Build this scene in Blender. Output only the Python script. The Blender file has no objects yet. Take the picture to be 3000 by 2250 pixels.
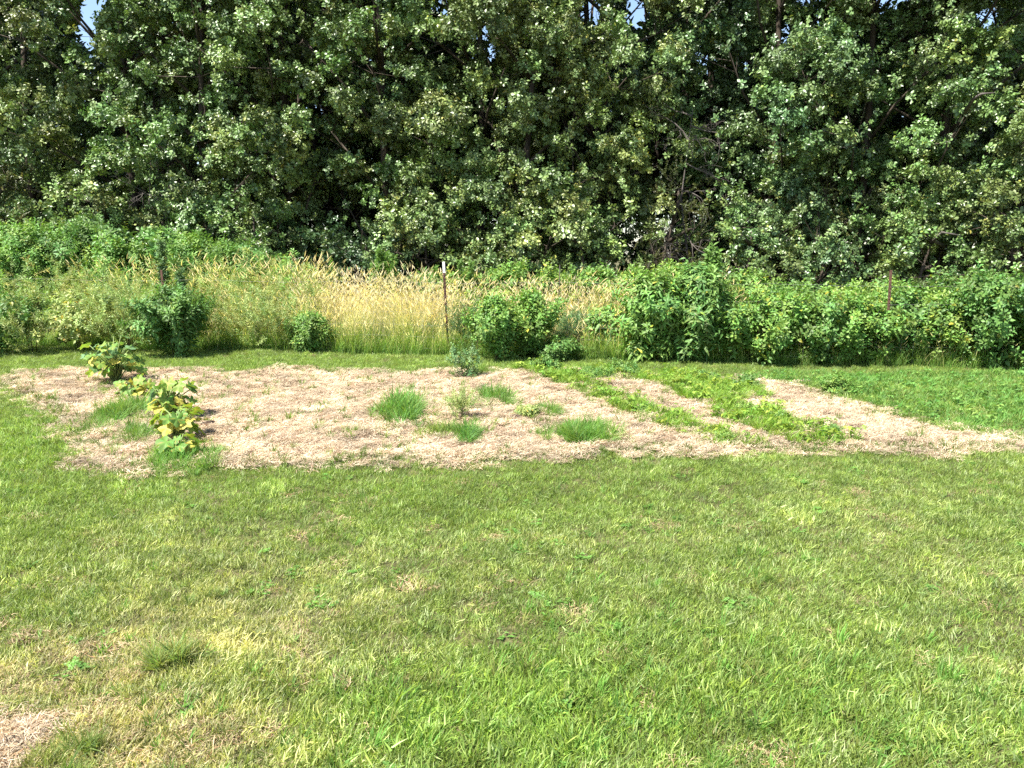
import bpy, math, random
import numpy as np
from mathutils import Vector, noise as mnoise

rng = np.random.default_rng(11)
random.seed(11)
S = bpy.context.scene
COL = S.collection
R = math.radians

# ------------------------------------------------------------------ camera, sky, sun, exposure
CAM_H = 1.6
F = 770.0
TH = math.atan(131 / F)
cam = bpy.data.cameras.new("camera")
cam.sensor_width = 36.0
cam.lens = 36.0 * F / 1024
cam.clip_end = 2000
cam_o = bpy.data.objects.new("camera", cam)
cam_o.location = (0, 0, CAM_H)
cam_o.rotation_euler = (math.pi / 2 - TH, 0, 0)
COL.objects.link(cam_o)
S.camera = cam_o

SUN = Vector((-0.50, -0.42, 1.0)).normalized()          # direction towards the sun
elev = math.asin(SUN.z)
world = bpy.data.worlds.new("World")
S.world = world
world.use_nodes = True
wn = world.node_tree
wn.nodes.clear()
sky = wn.nodes.new("ShaderNodeTexSky")
sky.sky_type = 'NISHITA'
sky.sun_disc = False
sky.sun_elevation = elev
sky.sun_rotation = math.atan2(SUN.x, SUN.y)
sky.dust_density = 0.8
bg = wn.nodes.new("ShaderNodeBackground")
bg.inputs[1].default_value = 0.09
wo = wn.nodes.new("ShaderNodeOutputWorld")
wn.links.new(sky.outputs[0], bg.inputs[0])
wn.links.new(bg.outputs[0], wo.inputs[0])
sl = bpy.data.lights.new("sun", 'SUN')
sl.energy = 4.9
sl.angle = R(0.5)
sl.color = (1.0, 0.955, 0.88)
so = bpy.data.objects.new("sun", sl)
so.rotation_euler = (-SUN).to_track_quat('-Z', 'Y').to_euler()
so.location = (-10, -10, 20)
COL.objects.link(so)
S.view_settings.view_transform = 'Standard'
S.view_settings.look = 'None'
S.view_settings.gamma = 1.0
S.view_settings.use_curve_mapping = False
S.view_settings.exposure = 1.6
S.render.engine = 'CYCLES'
S.cycles.max_bounces = 5
S.cycles.diffuse_bounces = 3
S.cycles.glossy_bounces = 2
S.cycles.transmission_bounces = 3
S.cycles.use_denoising = False
S.cycles.sample_clamp_indirect = 4.0


# ------------------------------------------------------------------ helpers
def G(sx, sy, z=0.0):
    """photo pixel (3000 x 2250) to the point of the ground plane it shows"""
    u, v = sx / 2.9297, sy / 2.9297
    r, up = (u - 512) / F, (384 - v) / F
    d = (r, math.cos(TH) + math.sin(TH) * up, -math.sin(TH) + math.cos(TH) * up)
    t = (z - CAM_H) / d[2]
    return (d[0] * t, d[1] * t)


def X(sx, y):
    """x of photo column sx at depth y (level ray)"""
    return (sx / 2.9297 - 512) / F * y


def Z(sy, y):
    """height seen at photo row sy at depth y"""
    up = (384 - sy / 2.9297) / F
    return CAM_H + y * (-math.sin(TH) + math.cos(TH) * up) / (math.cos(TH) + math.sin(TH) * up)


def vnoise(x, y, s, seed=0.0):
    x = np.atleast_1d(x); y = np.atleast_1d(y)
    return np.array([mnoise.noise(Vector((a / s + seed * 7.1, b / s - seed * 3.3, seed))) for a, b in zip(x, y)])


def hgt(x, y):
    """soft relief of the yard"""
    return 0.022 * np.sin(x * 0.9 + 1.3) * np.cos(y * 0.7) + 0.014 * np.sin(x * 2.3 + y * 1.9) + 0.008 * np.sin(x * 5.1 - y * 4.3)


def tag(o, label=None, cat=None, group=None, kind=None):
    if label: o['label'] = label
    if cat: o['category'] = cat
    if group: o['group'] = group
    if kind: o['kind'] = kind
    return o


def empty(name, loc, label, cat, group=None):
    o = bpy.data.objects.new(name, None)
    o.empty_display_size = 0.2
    o.location = loc
    COL.objects.link(o)
    return tag(o, label, cat, group)


def link(name, me, parent=None, mat=None):
    o = bpy.data.objects.new(name, me)
    if mat is not None and len(me.materials) == 0:
        me.materials.append(mat)
    COL.objects.link(o)
    if parent is not None:
        o.parent = parent
    return o


class MB:
    """collects pieces with a colour per vertex"""
    def __init__(s):
        s.v = []; s.f = []; s.c = []

    def add(s, v, f, c):
        n = len(s.v)
        s.v.extend([tuple(p) for p in v])
        s.f.extend([tuple(n + i for i in q) for q in f])
        if len(c) == 3 and not hasattr(c[0], '__len__'):
            c = [c] * len(v)
        s.c.extend(c)

    def tube(s, pts, rad, n=6, c=(1, 1, 1), cap=True):
        pts = [Vector(p) for p in pts]
        V = []
        for i, p in enumerate(pts):
            t = (pts[min(i + 1, len(pts) - 1)] - pts[max(i - 1, 0)])
            if t.length < 1e-9: t = Vector((0, 0, 1))
            t.normalize()
            a = t.orthogonal().normalized() if abs(t.z) < 0.9 else t.cross(Vector((1, 0, 0))).normalized()
            if i and a.dot(la) < 0: a = -a
            la = a
            b = t.cross(a)
            for k in range(n):
                w = 2 * math.pi * k / n
                V.append(p + (a * math.cos(w) + b * math.sin(w)) * rad[i])
        Fc = [(i * n + k, i * n + (k + 1) % n, (i + 1) * n + (k + 1) % n, (i + 1) * n + k)
              for i in range(len(pts) - 1) for k in range(n)]
        if cap:
            Fc.append(tuple(range((len(pts) - 1) * n, len(pts) * n)))
            Fc.append(tuple(reversed(range(n))))
        s.add(V, Fc, c)

    def leaf(s, base, d, nrm, L, W, c, fold=0.25, droop=0.2, wide=0.5):
        """pointed leaf of eight faces folded on its midrib"""
        d = d.normalized()
        side = d.cross(nrm)
        if side.length < 1e-4: side = d.orthogonal()
        side.normalize()
        up = side.cross(d).normalized()
        prof = [(0.0, 0.0), (wide * 0.5, 0.72), (wide, 1.0), (0.5 + wide * 0.5, 0.62), (1.0, 0.0)]
        V = []; ix = []
        for t, w in prof:
            m = base + d * (L * t) - up * (droop * L * t * t)
            if w == 0:
                ix.append((len(V),)); V.append(m)
            else:
                e = up * (fold * W * 0.5 * w)
                ix.append((len(V), len(V) + 1, len(V) + 2))
                V += [m + side * (W * 0.5 * w) + e, m, m - side * (W * 0.5 * w) + e]
        Fc = []
        a = ix[0][0]
        Fc += [(a, ix[1][0], ix[1][1]), (a, ix[1][1], ix[1][2])]
        for j in (1, 2):
            p, q = ix[j], ix[j + 1]
            Fc += [(p[0], q[0], q[1], p[1]), (p[1], q[1], q[2], p[2])]
        z = ix[4][0]
        Fc += [(ix[3][0], z, ix[3][1]), (ix[3][1], z, ix[3][2])]
        s.add(V, Fc, c)

    def blade(s, base, az, h, lean, curl, w, c0, c1, seg=3, head=None):
        """grass blade: a tapering ribbon bending over"""
        d = Vector((math.cos(az), math.sin(az), 0))
        sd = Vector((-math.sin(az + 0.6), math.cos(az + 0.6), 0))
        V = []; C = []
        p = Vector(base); ang = lean
        for i in range(seg + 1):
            t = i / seg
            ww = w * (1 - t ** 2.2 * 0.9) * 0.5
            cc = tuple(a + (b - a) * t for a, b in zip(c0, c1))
            if i == seg:
                V.append(p.copy()); C.append(cc)
            else:
                V += [p + sd * ww, p - sd * ww]; C += [cc, cc]
            p = p + (d * math.sin(ang) + Vector((0, 0, math.cos(ang)))) * (h / seg)
            ang += curl / seg
        Fc = [(2 * i, 2 * i + 1, 2 * i + 3, 2 * i + 2) for i in range(seg - 1)] + [(2 * seg - 2, 2 * seg - 1, 2 * seg)]
        s.add(V, Fc, C)
        return p

    def mesh(s, name, smooth=False):
        me = bpy.data.meshes.new(name)
        me.from_pydata(s.v, [], s.f)
        a = me.color_attributes.new('col', 'FLOAT_COLOR', 'POINT')
        c = np.ones((len(s.v), 4), dtype=np.float32)
        c[:, :3] = np.array(s.c, dtype=np.float32)[:, :3]
        a.data.foreach_set('color', c.ravel())
        if smooth:
            me.polygons.foreach_set('use_smooth', [True] * len(me.polygons))
        return me


# ------------------------------------------------------------------ materials
def nodes_of(name):
    m = bpy.data.materials.new(name)
    m.use_nodes = True
    nt = m.node_tree
    nt.nodes.clear()
    return m, nt, nt.nodes.new, nt.links.new


def plant_mat(name, rough=0.5, spec=0.35, trans=0.3, inst=True, tcol=(1.2, 1.25, 0.6)):
    """vegetation: colour of the piece x colour of the plant, light passes partly through"""
    m, nt, N, L = nodes_of(name)
    a = N('ShaderNodeAttribute'); a.attribute_name = 'col'
    col = a.outputs['Color']
    if inst:
        b = N('ShaderNodeAttribute'); b.attribute_type = 'INSTANCER'; b.attribute_name = 'tint'
        mx = N('ShaderNodeMix'); mx.data_type = 'RGBA'; mx.blend_type = 'MULTIPLY'; mx.inputs[0].default_value = 1
        L(col, mx.inputs[6]); L(b.outputs['Color'], mx.inputs[7]); col = mx.outputs[2]
    g = N('ShaderNodeNewGeometry')
    nz = N('ShaderNodeTexNoise'); nz.inputs['Scale'].default_value = 23
    L(g.outputs['Position'], nz.inputs['Vector'])
    mr = N('ShaderNodeMapRange'); mr.inputs[3].default_value = 0.8; mr.inputs[4].default_value = 1.2
    L(nz.outputs[0], mr.inputs[0])
    vm = N('ShaderNodeVectorMath'); vm.operation = 'SCALE'
    L(col, vm.inputs[0]); L(mr.outputs[0], vm.inputs['Scale'])
    p = N('ShaderNodeBsdfPrincipled')
    p.inputs['Roughness'].default_value = rough
    p.inputs['Specular IOR Level'].default_value = spec
    L(vm.outputs[0], p.inputs['Base Color'])
    t = N('ShaderNodeBsdfTranslucent')
    vt = N('ShaderNodeVectorMath'); vt.operation = 'MULTIPLY'; vt.inputs[1].default_value = tcol
    L(vm.outputs[0], vt.inputs[0]); L(vt.outputs[0], t.inputs[0])
    mi = N('ShaderNodeMixShader'); mi.inputs[0].default_value = trans
    o = N('ShaderNodeOutputMaterial')
    L(p.outputs[0], mi.inputs[1]); L(t.outputs[0], mi.inputs[2]); L(mi.outputs[0], o.inputs[0])
    return m


def ramp_mat(name, stops, scale=6.0, detail=6.0, rough=0.9, bump=0.4, dist=0.01, scale2=None, stretch=(1, 1, 1)):
    m, nt, N, L = nodes_of(name)
    tc = N('ShaderNodeNewGeometry')
    mp = N('ShaderNodeMapping'); mp.inputs['Scale'].default_value = stretch
    L(tc.outputs['Position'], mp.inputs[0])
    nz = N('ShaderNodeTexNoise'); nz.inputs['Scale'].default_value = scale; nz.inputs['Detail'].default_value = detail
    nz.inputs['Roughness'].default_value = 0.65
    L(mp.outputs[0], nz.inputs['Vector'])
    cr = N('ShaderNodeValToRGB')
    el = cr.color_ramp.elements
    while len(el) < len(stops): el.new(0.5)
    for e, (p, c) in zip(el, stops):
        e.position = p; e.color = (*c, 1)
    L(nz.outputs[0], cr.inputs[0])
    col = cr.outputs[0]
    if scale2:
        n2 = N('ShaderNodeTexNoise'); n2.inputs['Scale'].default_value = scale2
        L(tc.outputs['Position'], n2.inputs['Vector'])
        mr = N('ShaderNodeMapRange'); mr.inputs[1].default_value = 0.3; mr.inputs[2].default_value = 0.7
        mr.inputs[3].default_value = 0.7; mr.inputs[4].default_value = 1.25
        L(n2.outputs[0], mr.inputs[0])
        vm = N('ShaderNodeVectorMath'); vm.operation = 'SCALE'
        L(col, vm.inputs[0]); L(mr.outputs[0], vm.inputs['Scale']); col = vm.outputs[0]
    p = N('ShaderNodeBsdfPrincipled'); p.inputs['Roughness'].default_value = rough
    p.inputs['Specular IOR Level'].default_value = 0.2
    L(col, p.inputs['Base Color'])
    bp = N('ShaderNodeBump'); bp.inputs['Strength'].default_value = bump; bp.inputs['Distance'].default_value = dist
    L(nz.outputs[0], bp.inputs['Height']); L(bp.outputs[0], p.inputs['Normal'])
    o = N('ShaderNodeOutputMaterial'); L(p.outputs[0], o.inputs[0])
    return m


M_TREELEAF = plant_mat('oak leaf', rough=0.4, spec=0.6, trans=0.12)
M_LEAF = plant_mat('herb leaf', rough=0.5, spec=0.4, trans=0.32)
M_GRASS = plant_mat('grass blade', rough=0.5, spec=0.3, trans=0.42)
M_STRAW = plant_mat('dry straw', rough=0.7, spec=0.2, trans=0.15, tcol=(1.1, 1.0, 0.8))
M_BIGLEAF = plant_mat('squash leaf', rough=0.55, spec=0.3, trans=0.35, inst=False)
M_STEM = plant_mat('herb stem', rough=0.6, spec=0.3, trans=0.1, inst=False)
M_BARK = ramp_mat('oak bark', [(0.3, (0.025, 0.02, 0.015)), (0.55, (0.07, 0.056, 0.042)), (0.75, (0.13, 0.105, 0.08))],
                  scale=9, bump=0.9, dist=0.03, stretch=(1, 1, 0.25))
M_DEADWOOD = ramp_mat('grey dead wood', [(0.3, (0.05, 0.042, 0.036)), (0.7, (0.13, 0.115, 0.10))], scale=14, bump=0.5, stretch=(1, 1, 0.3))
M_SOIL = ramp_mat('yard soil', [(0.3, (0.045, 0.04, 0.018)), (0.5, (0.09, 0.085, 0.035)), (0.7, (0.17, 0.14, 0.07))],
                  scale=30, scale2=1.2, bump=0.8, dist=0.02)
M_LITTER = ramp_mat('forest litter', [(0.3, (0.02, 0.015, 0.01)), (0.55, (0.05, 0.035, 0.02)), (0.75, (0.1, 0.07, 0.04))],
                    scale=18, scale2=0.8, bump=0.8, dist=0.03)
M_MULCH = ramp_mat('straw mulch ground', [(0.36, (0.12, 0.085, 0.055)), (0.5, (0.32, 0.26, 0.18)), (0.66, (0.5, 0.43, 0.32))],
                   scale=16, detail=8, scale2=2.2, bump=1.0, dist=0.03, stretch=(1, 1.6, 1))
M_DIRT = ramp_mat('dark soil clod', [(0.3, (0.03, 0.02, 0.014)), (0.7, (0.09, 0.06, 0.045))], scale=40, bump=1.0, dist=0.02)
M_RUST = ramp_mat('rusty steel', [(0.35, (0.06, 0.032, 0.022)), (0.55, (0.115, 0.06, 0.042)), (0.7, (0.19, 0.125, 0.1))], scale=40, rough=0.75, bump=0.3, dist=0.003)
M_WHITE = ramp_mat('worn white paint', [(0.35, (0.5, 0.47, 0.42)), (0.5, (0.78, 0.77, 0.74))], scale=60, rough=0.5, bump=0.2, dist=0.002)
M_WIRE = ramp_mat('weathered galvanised wire', [(0.4, (0.16, 0.15, 0.14)), (0.6, (0.3, 0.29, 0.27))], scale=30, rough=0.55, bump=0.0)

# ------------------------------------------------------------------ scattering of one mass ("stuff") over given points
_ng = {}


def scatter_group(coll):
    if coll.name in _ng: return _ng[coll.name]
    g = bpy.data.node_groups.new('scatter ' + coll.name, 'GeometryNodeTree')
    g.interface.new_socket('Geometry', in_out='INPUT', socket_type='NodeSocketGeometry')
    g.interface.new_socket('Geometry', in_out='OUTPUT', socket_type='NodeSocketGeometry')
    N = g.nodes.new; L = g.links.new
    gi = N('NodeGroupInput'); go = N('NodeGroupOutput')
    ci = N('GeometryNodeCollectionInfo')
    ci.inputs['Collection'].default_value = coll
    ci.inputs['Separate Children'].default_value = True
    ci.inputs['Reset Children'].default_value = True
    ip = N('GeometryNodeInstanceOnPoints')
    ip.inputs['Pick Instance'].default_value = True

    def attr(n, t):
        a = N('GeometryNodeInputNamedAttribute'); a.data_type = t
        a.inputs['Name'].default_value = n
        return a.outputs['Attribute']
    L(gi.outputs[0], ip.inputs['Points'])
    L(ci.outputs[0], ip.inputs['Instance'])
    L(attr('idx', 'INT'), ip.inputs['Instance Index'])
    L(attr('rot', 'FLOAT_VECTOR'), ip.inputs['Rotation'])
    L(attr('scl', 'FLOAT'), ip.inputs['Scale'])
    L(ip.outputs[0], go.inputs[0])
    _ng[coll.name] = g
    return g


def protos(name, meshes, mat):
    c = bpy.data.collections.new(name)
    for i, me in enumerate(meshes):
        me.materials.append(mat)
        o = bpy.data.objects.new(f'{name}_{i:02d}', me)
        c.objects.link(o)
    c['n'] = len(meshes)
    return c


def scatter(name, coll, P, rot, scl, tint, parent=None, idx=None, kind='stuff'):
    P = np.asarray(P, dtype=np.float32)
    n = len(P)
    me = bpy.data.meshes.new(name)
    me.vertices.add(n)
    me.vertices.foreach_set('co', P.ravel())
    a = me.attributes.new('rot', 'FLOAT_VECTOR', 'POINT'); a.data.foreach_set('vector', np.asarray(rot, dtype=np.float32).ravel())
    a = me.attributes.new('scl', 'FLOAT', 'POINT'); a.data.foreach_set('value', np.asarray(scl, dtype=np.float32).ravel())
    if idx is None: idx = rng.integers(0, coll['n'], n)
    a = me.attributes.new('idx', 'INT', 'POINT'); a.data.foreach_set('value', np.asarray(idx, dtype=np.int32))
    a = me.attributes.new('tint', 'FLOAT_VECTOR', 'POINT'); a.data.foreach_set('vector', np.asarray(tint, dtype=np.float32).ravel())
    o = link(name, me, parent)
    md = o.modifiers.new('scatter', 'NODES')
    md.node_group = scatter_group(coll)
    o['kind'] = kind
    return o


def aim(D, spin=None):
    """euler angles turning +Z to each direction of D with a random spin"""
    D = np.asarray(D, float)
    D = D / (np.linalg.norm(D, axis=1, keepdims=True) + 1e-9)
    n = len(D)
    ref = np.where(np.abs(D[:, 2:3]) > 0.95, np.array([[1.0, 0, 0]]), np.array([[0, 0, 1.0]]))
    a = np.cross(ref, D); a /= np.linalg.norm(a, axis=1, keepdims=True)
    b = np.cross(D, a)
    w = rng.uniform(0, 2 * np.pi, n) if spin is None else spin
    x = a * np.cos(w)[:, None] + b * np.sin(w)[:, None]
    y = np.cross(D, x)
    return np.stack([np.arctan2(y[:, 2], D[:, 2]), np.arcsin(np.clip(-x[:, 2], -1, 1)), np.arctan2(x[:, 1], x[:, 0])], 1)


def upright(n, tilt=0.15):
    return np.stack([rng.normal(0, tilt, n), rng.normal(0, tilt, n), rng.uniform(0, 2 * np.pi, n)], 1)


def unit(n):
    v = rng.normal(size=(n, 3)); return v / np.linalg.norm(v, axis=1, keepdims=True)


def inpoly(x, y, poly):
    poly = np.asarray(poly); ins = np.zeros(len(x), bool)
    j = len(poly) - 1
    for i in range(len(poly)):
        xi, yi = poly[i]; xj, yj = poly[j]
        c = ((yi > y) != (yj > y)) & (x < (xj - xi) * (y - yi) / (yj - yi + 1e-12) + xi)
        ins ^= c; j = i
    return ins


U = random.uniform


def vcol(v, s=0.15, warm=0.0):
    """small colour change between pieces"""
    k = 1 + U(-s, s)
    return (v[0] * k * (1 + U(0, warm)), v[1] * k, v[2] * k * (1 - U(0, warm)))


# ------------------------------------------------------------------ prototypes of leaves, sprays, tufts
def rdir(zlo=-1, zhi=1):
    a = U(0, 2 * math.pi); z = U(zlo, zhi); r = math.sqrt(max(0, 1 - z * z))
    return Vector((r * math.cos(a), r * math.sin(a), z))


def oak_spray(k):
    m = MB()
    m.tube([(0, 0, 0), (0.01, 0, 0.1), (0, 0.01, 0.2)], [0.004, 0.003, 0.002], 3, (1.2, 0.8, 1.0), cap=False)
    n = 13
    for i in range(n):
        t = (i + 0.5) / n
        az = i * 2.4 + U(-0.3, 0.3)
        el = U(-0.2, 0.9)
        d = Vector((math.cos(az) * math.cos(el), math.sin(az) * math.cos(el), math.sin(el)))
        nr = (Vector((0, 0, 1)) + rdir() * 0.75).normalized()
        c = (1, 1, 1) if U(0, 1) > 0.03 else (1.8, 1.25, 0.8)
        L = U(0.08, 0.125)
        m.leaf(Vector((0, 0, 0.03 + 0.19 * t)) + d * 0.02, d, nr, L, L * 0.62, vcol(c, 0.25, 0.15), fold=U(0.1, 0.5), droop=U(0, 0.35), wide=0.6)
    return m.mesh('oak_spray')


def broad_spray(L0, ratio, n, stem, droop=0.3, up=0.5):
    m = MB()
    m.tube([(0, 0, 0), (0.015, 0, stem * 0.5), (0, 0.01, stem)], [0.004, 0.003, 0.0015], 3, (0.9, 0.7, 0.9), cap=False)
    for i in range(n):
        t = (i + 0.7) / n
        az = i * 2.4 + U(-0.4, 0.4)
        el = U(-0.1, up) + 0.5 * t
        d = Vector((math.cos(az) * math.cos(el), math.sin(az) * math.cos(el), math.sin(el)))
        nr = (Vector((0, 0, 1)) + rdir() * 0.4).normalized()
        L = L0 * U(0.7, 1.15) * (1.1 - 0.45 * t)
        c = (1, 1, 1) if U(0, 1) > 0.012 else (2.2, 1.4, 0.9)
        m.leaf(Vector((0, 0, stem * t)) + d * 0.012, d, nr, L, L * ratio, vcol(c, 0.2, 0.12), fold=U(0.1, 0.4), droop=U(0.3, 1.0) * droop, wide=0.42)
    return m.mesh('leaf_spray')


def fine_spray(n=26, stem=0.28, L0=0.05, w=0.09):
    m = MB()
    m.tube([(0, 0, 0), (0.01, 0, stem * 0.5), (0.015, 0.01, stem)], [0.003, 0.0025, 0.001], 3, (0.9, 0.9, 0.9), cap=False)
    for i in range(n):
        t = (i + 0.5) / n
        az = i * 2.4
        d = Vector((math.cos(az), math.sin(az), U(0.3, 1.1))).normalized()
        L = L0 * U(0.7, 1.3)
        m.leaf(Vector((0, 0, stem * t)), d, rdir(0.2, 1), L, L * w * 2, vcol((1, 1, 1), 0.2, 0.1), droop=0.2)
    return m.mesh('fine_spray')


def turf(n, rad, h0, h1, w0, w1, dry=0.2, lean=0.95, curl=1.0):
    m = MB()
    for i in range(n):
        r = rad * math.sqrt(U(0, 1)); a = U(0, 6.28)
        h = U(h0, h1)
        if U(0, 1) < dry:
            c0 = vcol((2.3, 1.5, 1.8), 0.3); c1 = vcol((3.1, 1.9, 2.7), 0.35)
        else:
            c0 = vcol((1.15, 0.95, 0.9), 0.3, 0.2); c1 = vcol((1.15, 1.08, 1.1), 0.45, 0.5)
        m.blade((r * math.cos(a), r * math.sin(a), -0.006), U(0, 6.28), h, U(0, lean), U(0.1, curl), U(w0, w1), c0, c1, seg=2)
    return m.mesh('turf_tuft')


def coarse_tuft(n, h0, h1, w0, w1, curl=1.3):
    m = MB()
    for i in range(n):
        a = U(0, 6.28); r = U(0, 0.03)
        m.blade((r * math.cos(a), r * math.sin(a), -0.005), a + U(-0.5, 0.5), U(h0, h1), U(0.1, 0.9), U(0.2, curl), U(w0, w1),
                vcol((1, 0.95, 0.9), 0.15), vcol((1.05, 1.05, 0.9), 0.25, 0.15), seg=3)
    return m.mesh('coarse_tuft')


def tall_grass(n, h0, h1, dry):
    m = MB()
    for i in range(n):
        a = U(0, 6.28); r = 0.1 * math.sqrt(U(0, 1))
        b = (r * math.cos(a), r * math.sin(a), 0)
        az = U(-0.9, 1.4)
        if U(0, 1) < dry:
            c0 = (0.30, 0.27, 0.10); c1 = vcol((0.52, 0.41, 0.21), 0.25)
            h = U(h0, h1)
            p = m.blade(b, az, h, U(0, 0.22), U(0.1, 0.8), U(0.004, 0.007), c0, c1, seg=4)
            if U(0, 1) < 0.6:
                d = Vector((math.cos(az) * 0.5, math.sin(az) * 0.5, 0.6)).normalized()
                m.leaf(p - d * 0.05, d, rdir(), U(0.08, 0.15), U(0.010, 0.02), vcol((0.50, 0.37, 0.2), 0.2), fold=0.6)
        else:
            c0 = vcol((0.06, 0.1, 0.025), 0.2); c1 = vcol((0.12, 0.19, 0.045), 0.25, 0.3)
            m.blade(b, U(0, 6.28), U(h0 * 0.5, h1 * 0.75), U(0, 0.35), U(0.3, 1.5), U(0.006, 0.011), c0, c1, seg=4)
    return m.mesh('tall_grass')


def straw_patch(n=130, rad=0.14):
    m = MB()
    for i in range(n):
        r = rad * math.sqrt(U(0, 1)); a = U(0, 6.28)
        az = random.gauss(0.0, 0.8)
        L = U(0.025, 0.085); w = U(0.0010, 0.0024)
        c = vcol((1, 1, 1), 0.28)
        if U(0, 1) < 0.2: c = vcol((0.55, 0.42, 0.34), 0.3)
        z = U(0.0, 0.02)
        p = Vector((r * math.cos(a), r * math.sin(a), z))
        d = Vector((math.cos(az), math.sin(az), U(-0.25, 0.35))).normalized()
        s = Vector((-d.y, d.x, U(-0.5, 0.5))).normalized() * w
        k = Vector((0, 0, U(-0.006, 0.014)))
        V = [p - s, p + s, p + d * L * 0.5 + k + s, p + d * L * 0.5 + k - s, p + d * L + s * 0.5, p + d * L - s * 0.5]
        m.add(V, [(0, 1, 2, 3), (3, 2, 4, 5)], c)
    return m.mesh('straw_patch')


def clover(n=12, rad=0.06, L=0.022):
    m = MB()
    for i in range(n):
        r = rad * math.sqrt(U(0, 1)); a = U(0, 6.28); z = U(0.015, 0.045)
        p = Vector((r * math.cos(a), r * math.sin(a), z))
        az = U(0, 6.28)
        for k in range(3):
            d = Vector((math.cos(az + k * 2.09), math.sin(az + k * 2.09), U(0, 0.3)))
            m.leaf(p, d, Vector((U(-.3, .3), U(-.3, .3), 1)), L * U(0.8, 1.2), L * 0.85, vcol((0.9, 1.05, 0.9), 0.2), fold=0.2, droop=0.1, wide=0.6)
    return m.mesh('clover')


def low_leafy(n=16, rad=0.14, L0=0.075, h=0.14, ratio=0.7):
    m = MB()
    for i in range(n):
        r = rad * math.sqrt(U(0, 1)); a = U(0, 6.28); z = h * U(0.35, 1.0)
        p = Vector((r * math.cos(a), r * math.sin(a), z))
        d = rdir(-0.2, 0.4)
        m.tube([(p.x * 0.5, p.y * 0.5, 0), p], [0.002, 0.0015], 3, (0.9, 0.9, 0.8), cap=False)
        L = L0 * U(0.6, 1.2)
        m.leaf(p, d, (Vector((0, 0, 1)) + rdir() * 0.4), L, L * ratio, vcol((1, 1, 1), 0.22, 0.2), fold=0.25, droop=0.35, wide=0.35)
    return m.mesh('low_leafy')


P_OAK = protos('oak_spray', [oak_spray(i) for i in range(6)], M_TREELEAF)
P_CEDAR = protos('cedar_spray', [fine_spray(60, 0.3, 0.045, 0.12) for i in range(3)], M_TREELEAF)
P_BERRY = protos('berry_spray', [broad_spray(0.085, 0.58, 11, 0.2, 0.35) for i in range(4)], M_LEAF)
P_POKE = protos('poke_spray', [broad_spray(0.15, 0.36, 10, 0.26, 0.9, 0.2) for i in range(4)], M_LEAF)
P_SUMAC = protos('sumac_spray', [broad_spray(0.11, 0.34, 16, 0.24, 0.5, 0.5) for i in range(4)], M_LEAF)
P_FINE = protos('fine_spray', [fine_spray() for i in range(4)], M_LEAF)
P_SPIKE = protos('spike_spray', [fine_spray(20, 0.2, 0.10, 0.2) for i in range(3)], M_LEAF)
P_TURF = protos('turf', [turf(52, 0.085, 0.024, 0.062, 0.0026, 0.0062, dry=d) for d in (0.08, 0.13, 0.2, 0.28, 0.38, 0.5, 0.65, 0.85)], M_GRASS)
P_COARSE = protos('coarse', [coarse_tuft(18, 0.07, 0.15, 0.005, 0.0095) for i in range(5)], M_GRASS)
P_TUFT = protos('long_tuft', [coarse_tuft(26, 0.12, 0.26, 0.005, 0.009, 1.5) for i in range(4)], M_GRASS)
P_TALLD = protos('tall_dry', [tall_grass(22, 0.75, 1.2, 0.8) for i in range(5)], M_GRASS)
P_TALLM = protos('tall_mixed', [tall_grass(22, 0.6, 1.05, 0.35) for i in range(5)], M_GRASS)
P_TALLG = protos('tall_green', [tall_grass(22, 0.4, 0.8, 0.06) for i in range(5)], M_GRASS)
P_STRAW = protos('straw', [straw_patch() for i in range(6)], M_STRAW)
P_CLOVER = protos('clover', [clover() for i in range(4)], M_LEAF)
P_LOW = protos('low_leafy', [low_leafy() for i in range(4)], M_LEAF)
P_ROW = protos('row_mix', [coarse_tuft(20, 0.07, 0.17, 0.005, 0.010) for i in range(4)] + [low_leafy(10, 0.12, 0.05, 0.13) for i in range(1)], M_GRASS)
P_BEAN = protos('bean_leafy', [low_leafy(14, 0.12, 0.10, 0.2, 0.75) for i in range(4)], M_LEAF)

# ------------------------------------------------------------------ outlines on the ground (photo pixels -> ground)
BED = [G(*p) for p in [(20, 1100), (150, 1085), (400, 1092), (560, 1082), (700, 1090), (840, 1080), (930, 1085), (1000, 1098), (1080, 1088),
                       (1160, 1100), (1270, 1086), (1400, 1100), (1540, 1088), (1640, 1100), (1760, 1084), (1880, 1100), (2080, 1115),
                       (2240, 1112), (2400, 1150), (2480, 1178), (2620, 1215), (2750, 1250), (2900, 1266), (3100, 1300), (3400, 1310),
                       (3400, 1330), (3000, 1332), (2700, 1336), (2300, 1326), (2080, 1338), (1900, 1336), (1500, 1346), (1200, 1360),
                       (950, 1374), (620, 1376), (480, 1390), (270, 1384), (220, 1330), (175, 1255), (120, 1190), (55, 1140)]]
BARE = [G(*p) for p in [(-250, 2110), (60, 2095), (160, 2115), (180, 2165), (90, 2230), (60, 2330), (-250, 2350)]]
POND = [G(*p) for p in [(2160, 1108), (2240, 1095), (2400, 1090), (2700, 1098), (3400, 1098), (3500, 1300), (2960, 1270), (2860, 1262), (2740, 1235), (2620, 1200), (2480, 1165), (2400, 1140)]]  # leafy green field
TONGUE = [G(*p) for p in [(2600, 1200), (2740, 1225), (2900, 1262), (3100, 1290), (3400, 1300), (3400, 1318), (2960, 1310), (2800, 1280), (2680, 1250)]]


def inbed(x, y, e=0.0):
    jx = 0.10 * vnoise(x, y, 0.35, 3) + 0.05 * vnoise(x, y, 0.1, 5)
    jy = 0.14 * vnoise(x, y, 0.3, 4)
    return inpoly(x + jx, y + jy, BED)


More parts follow.
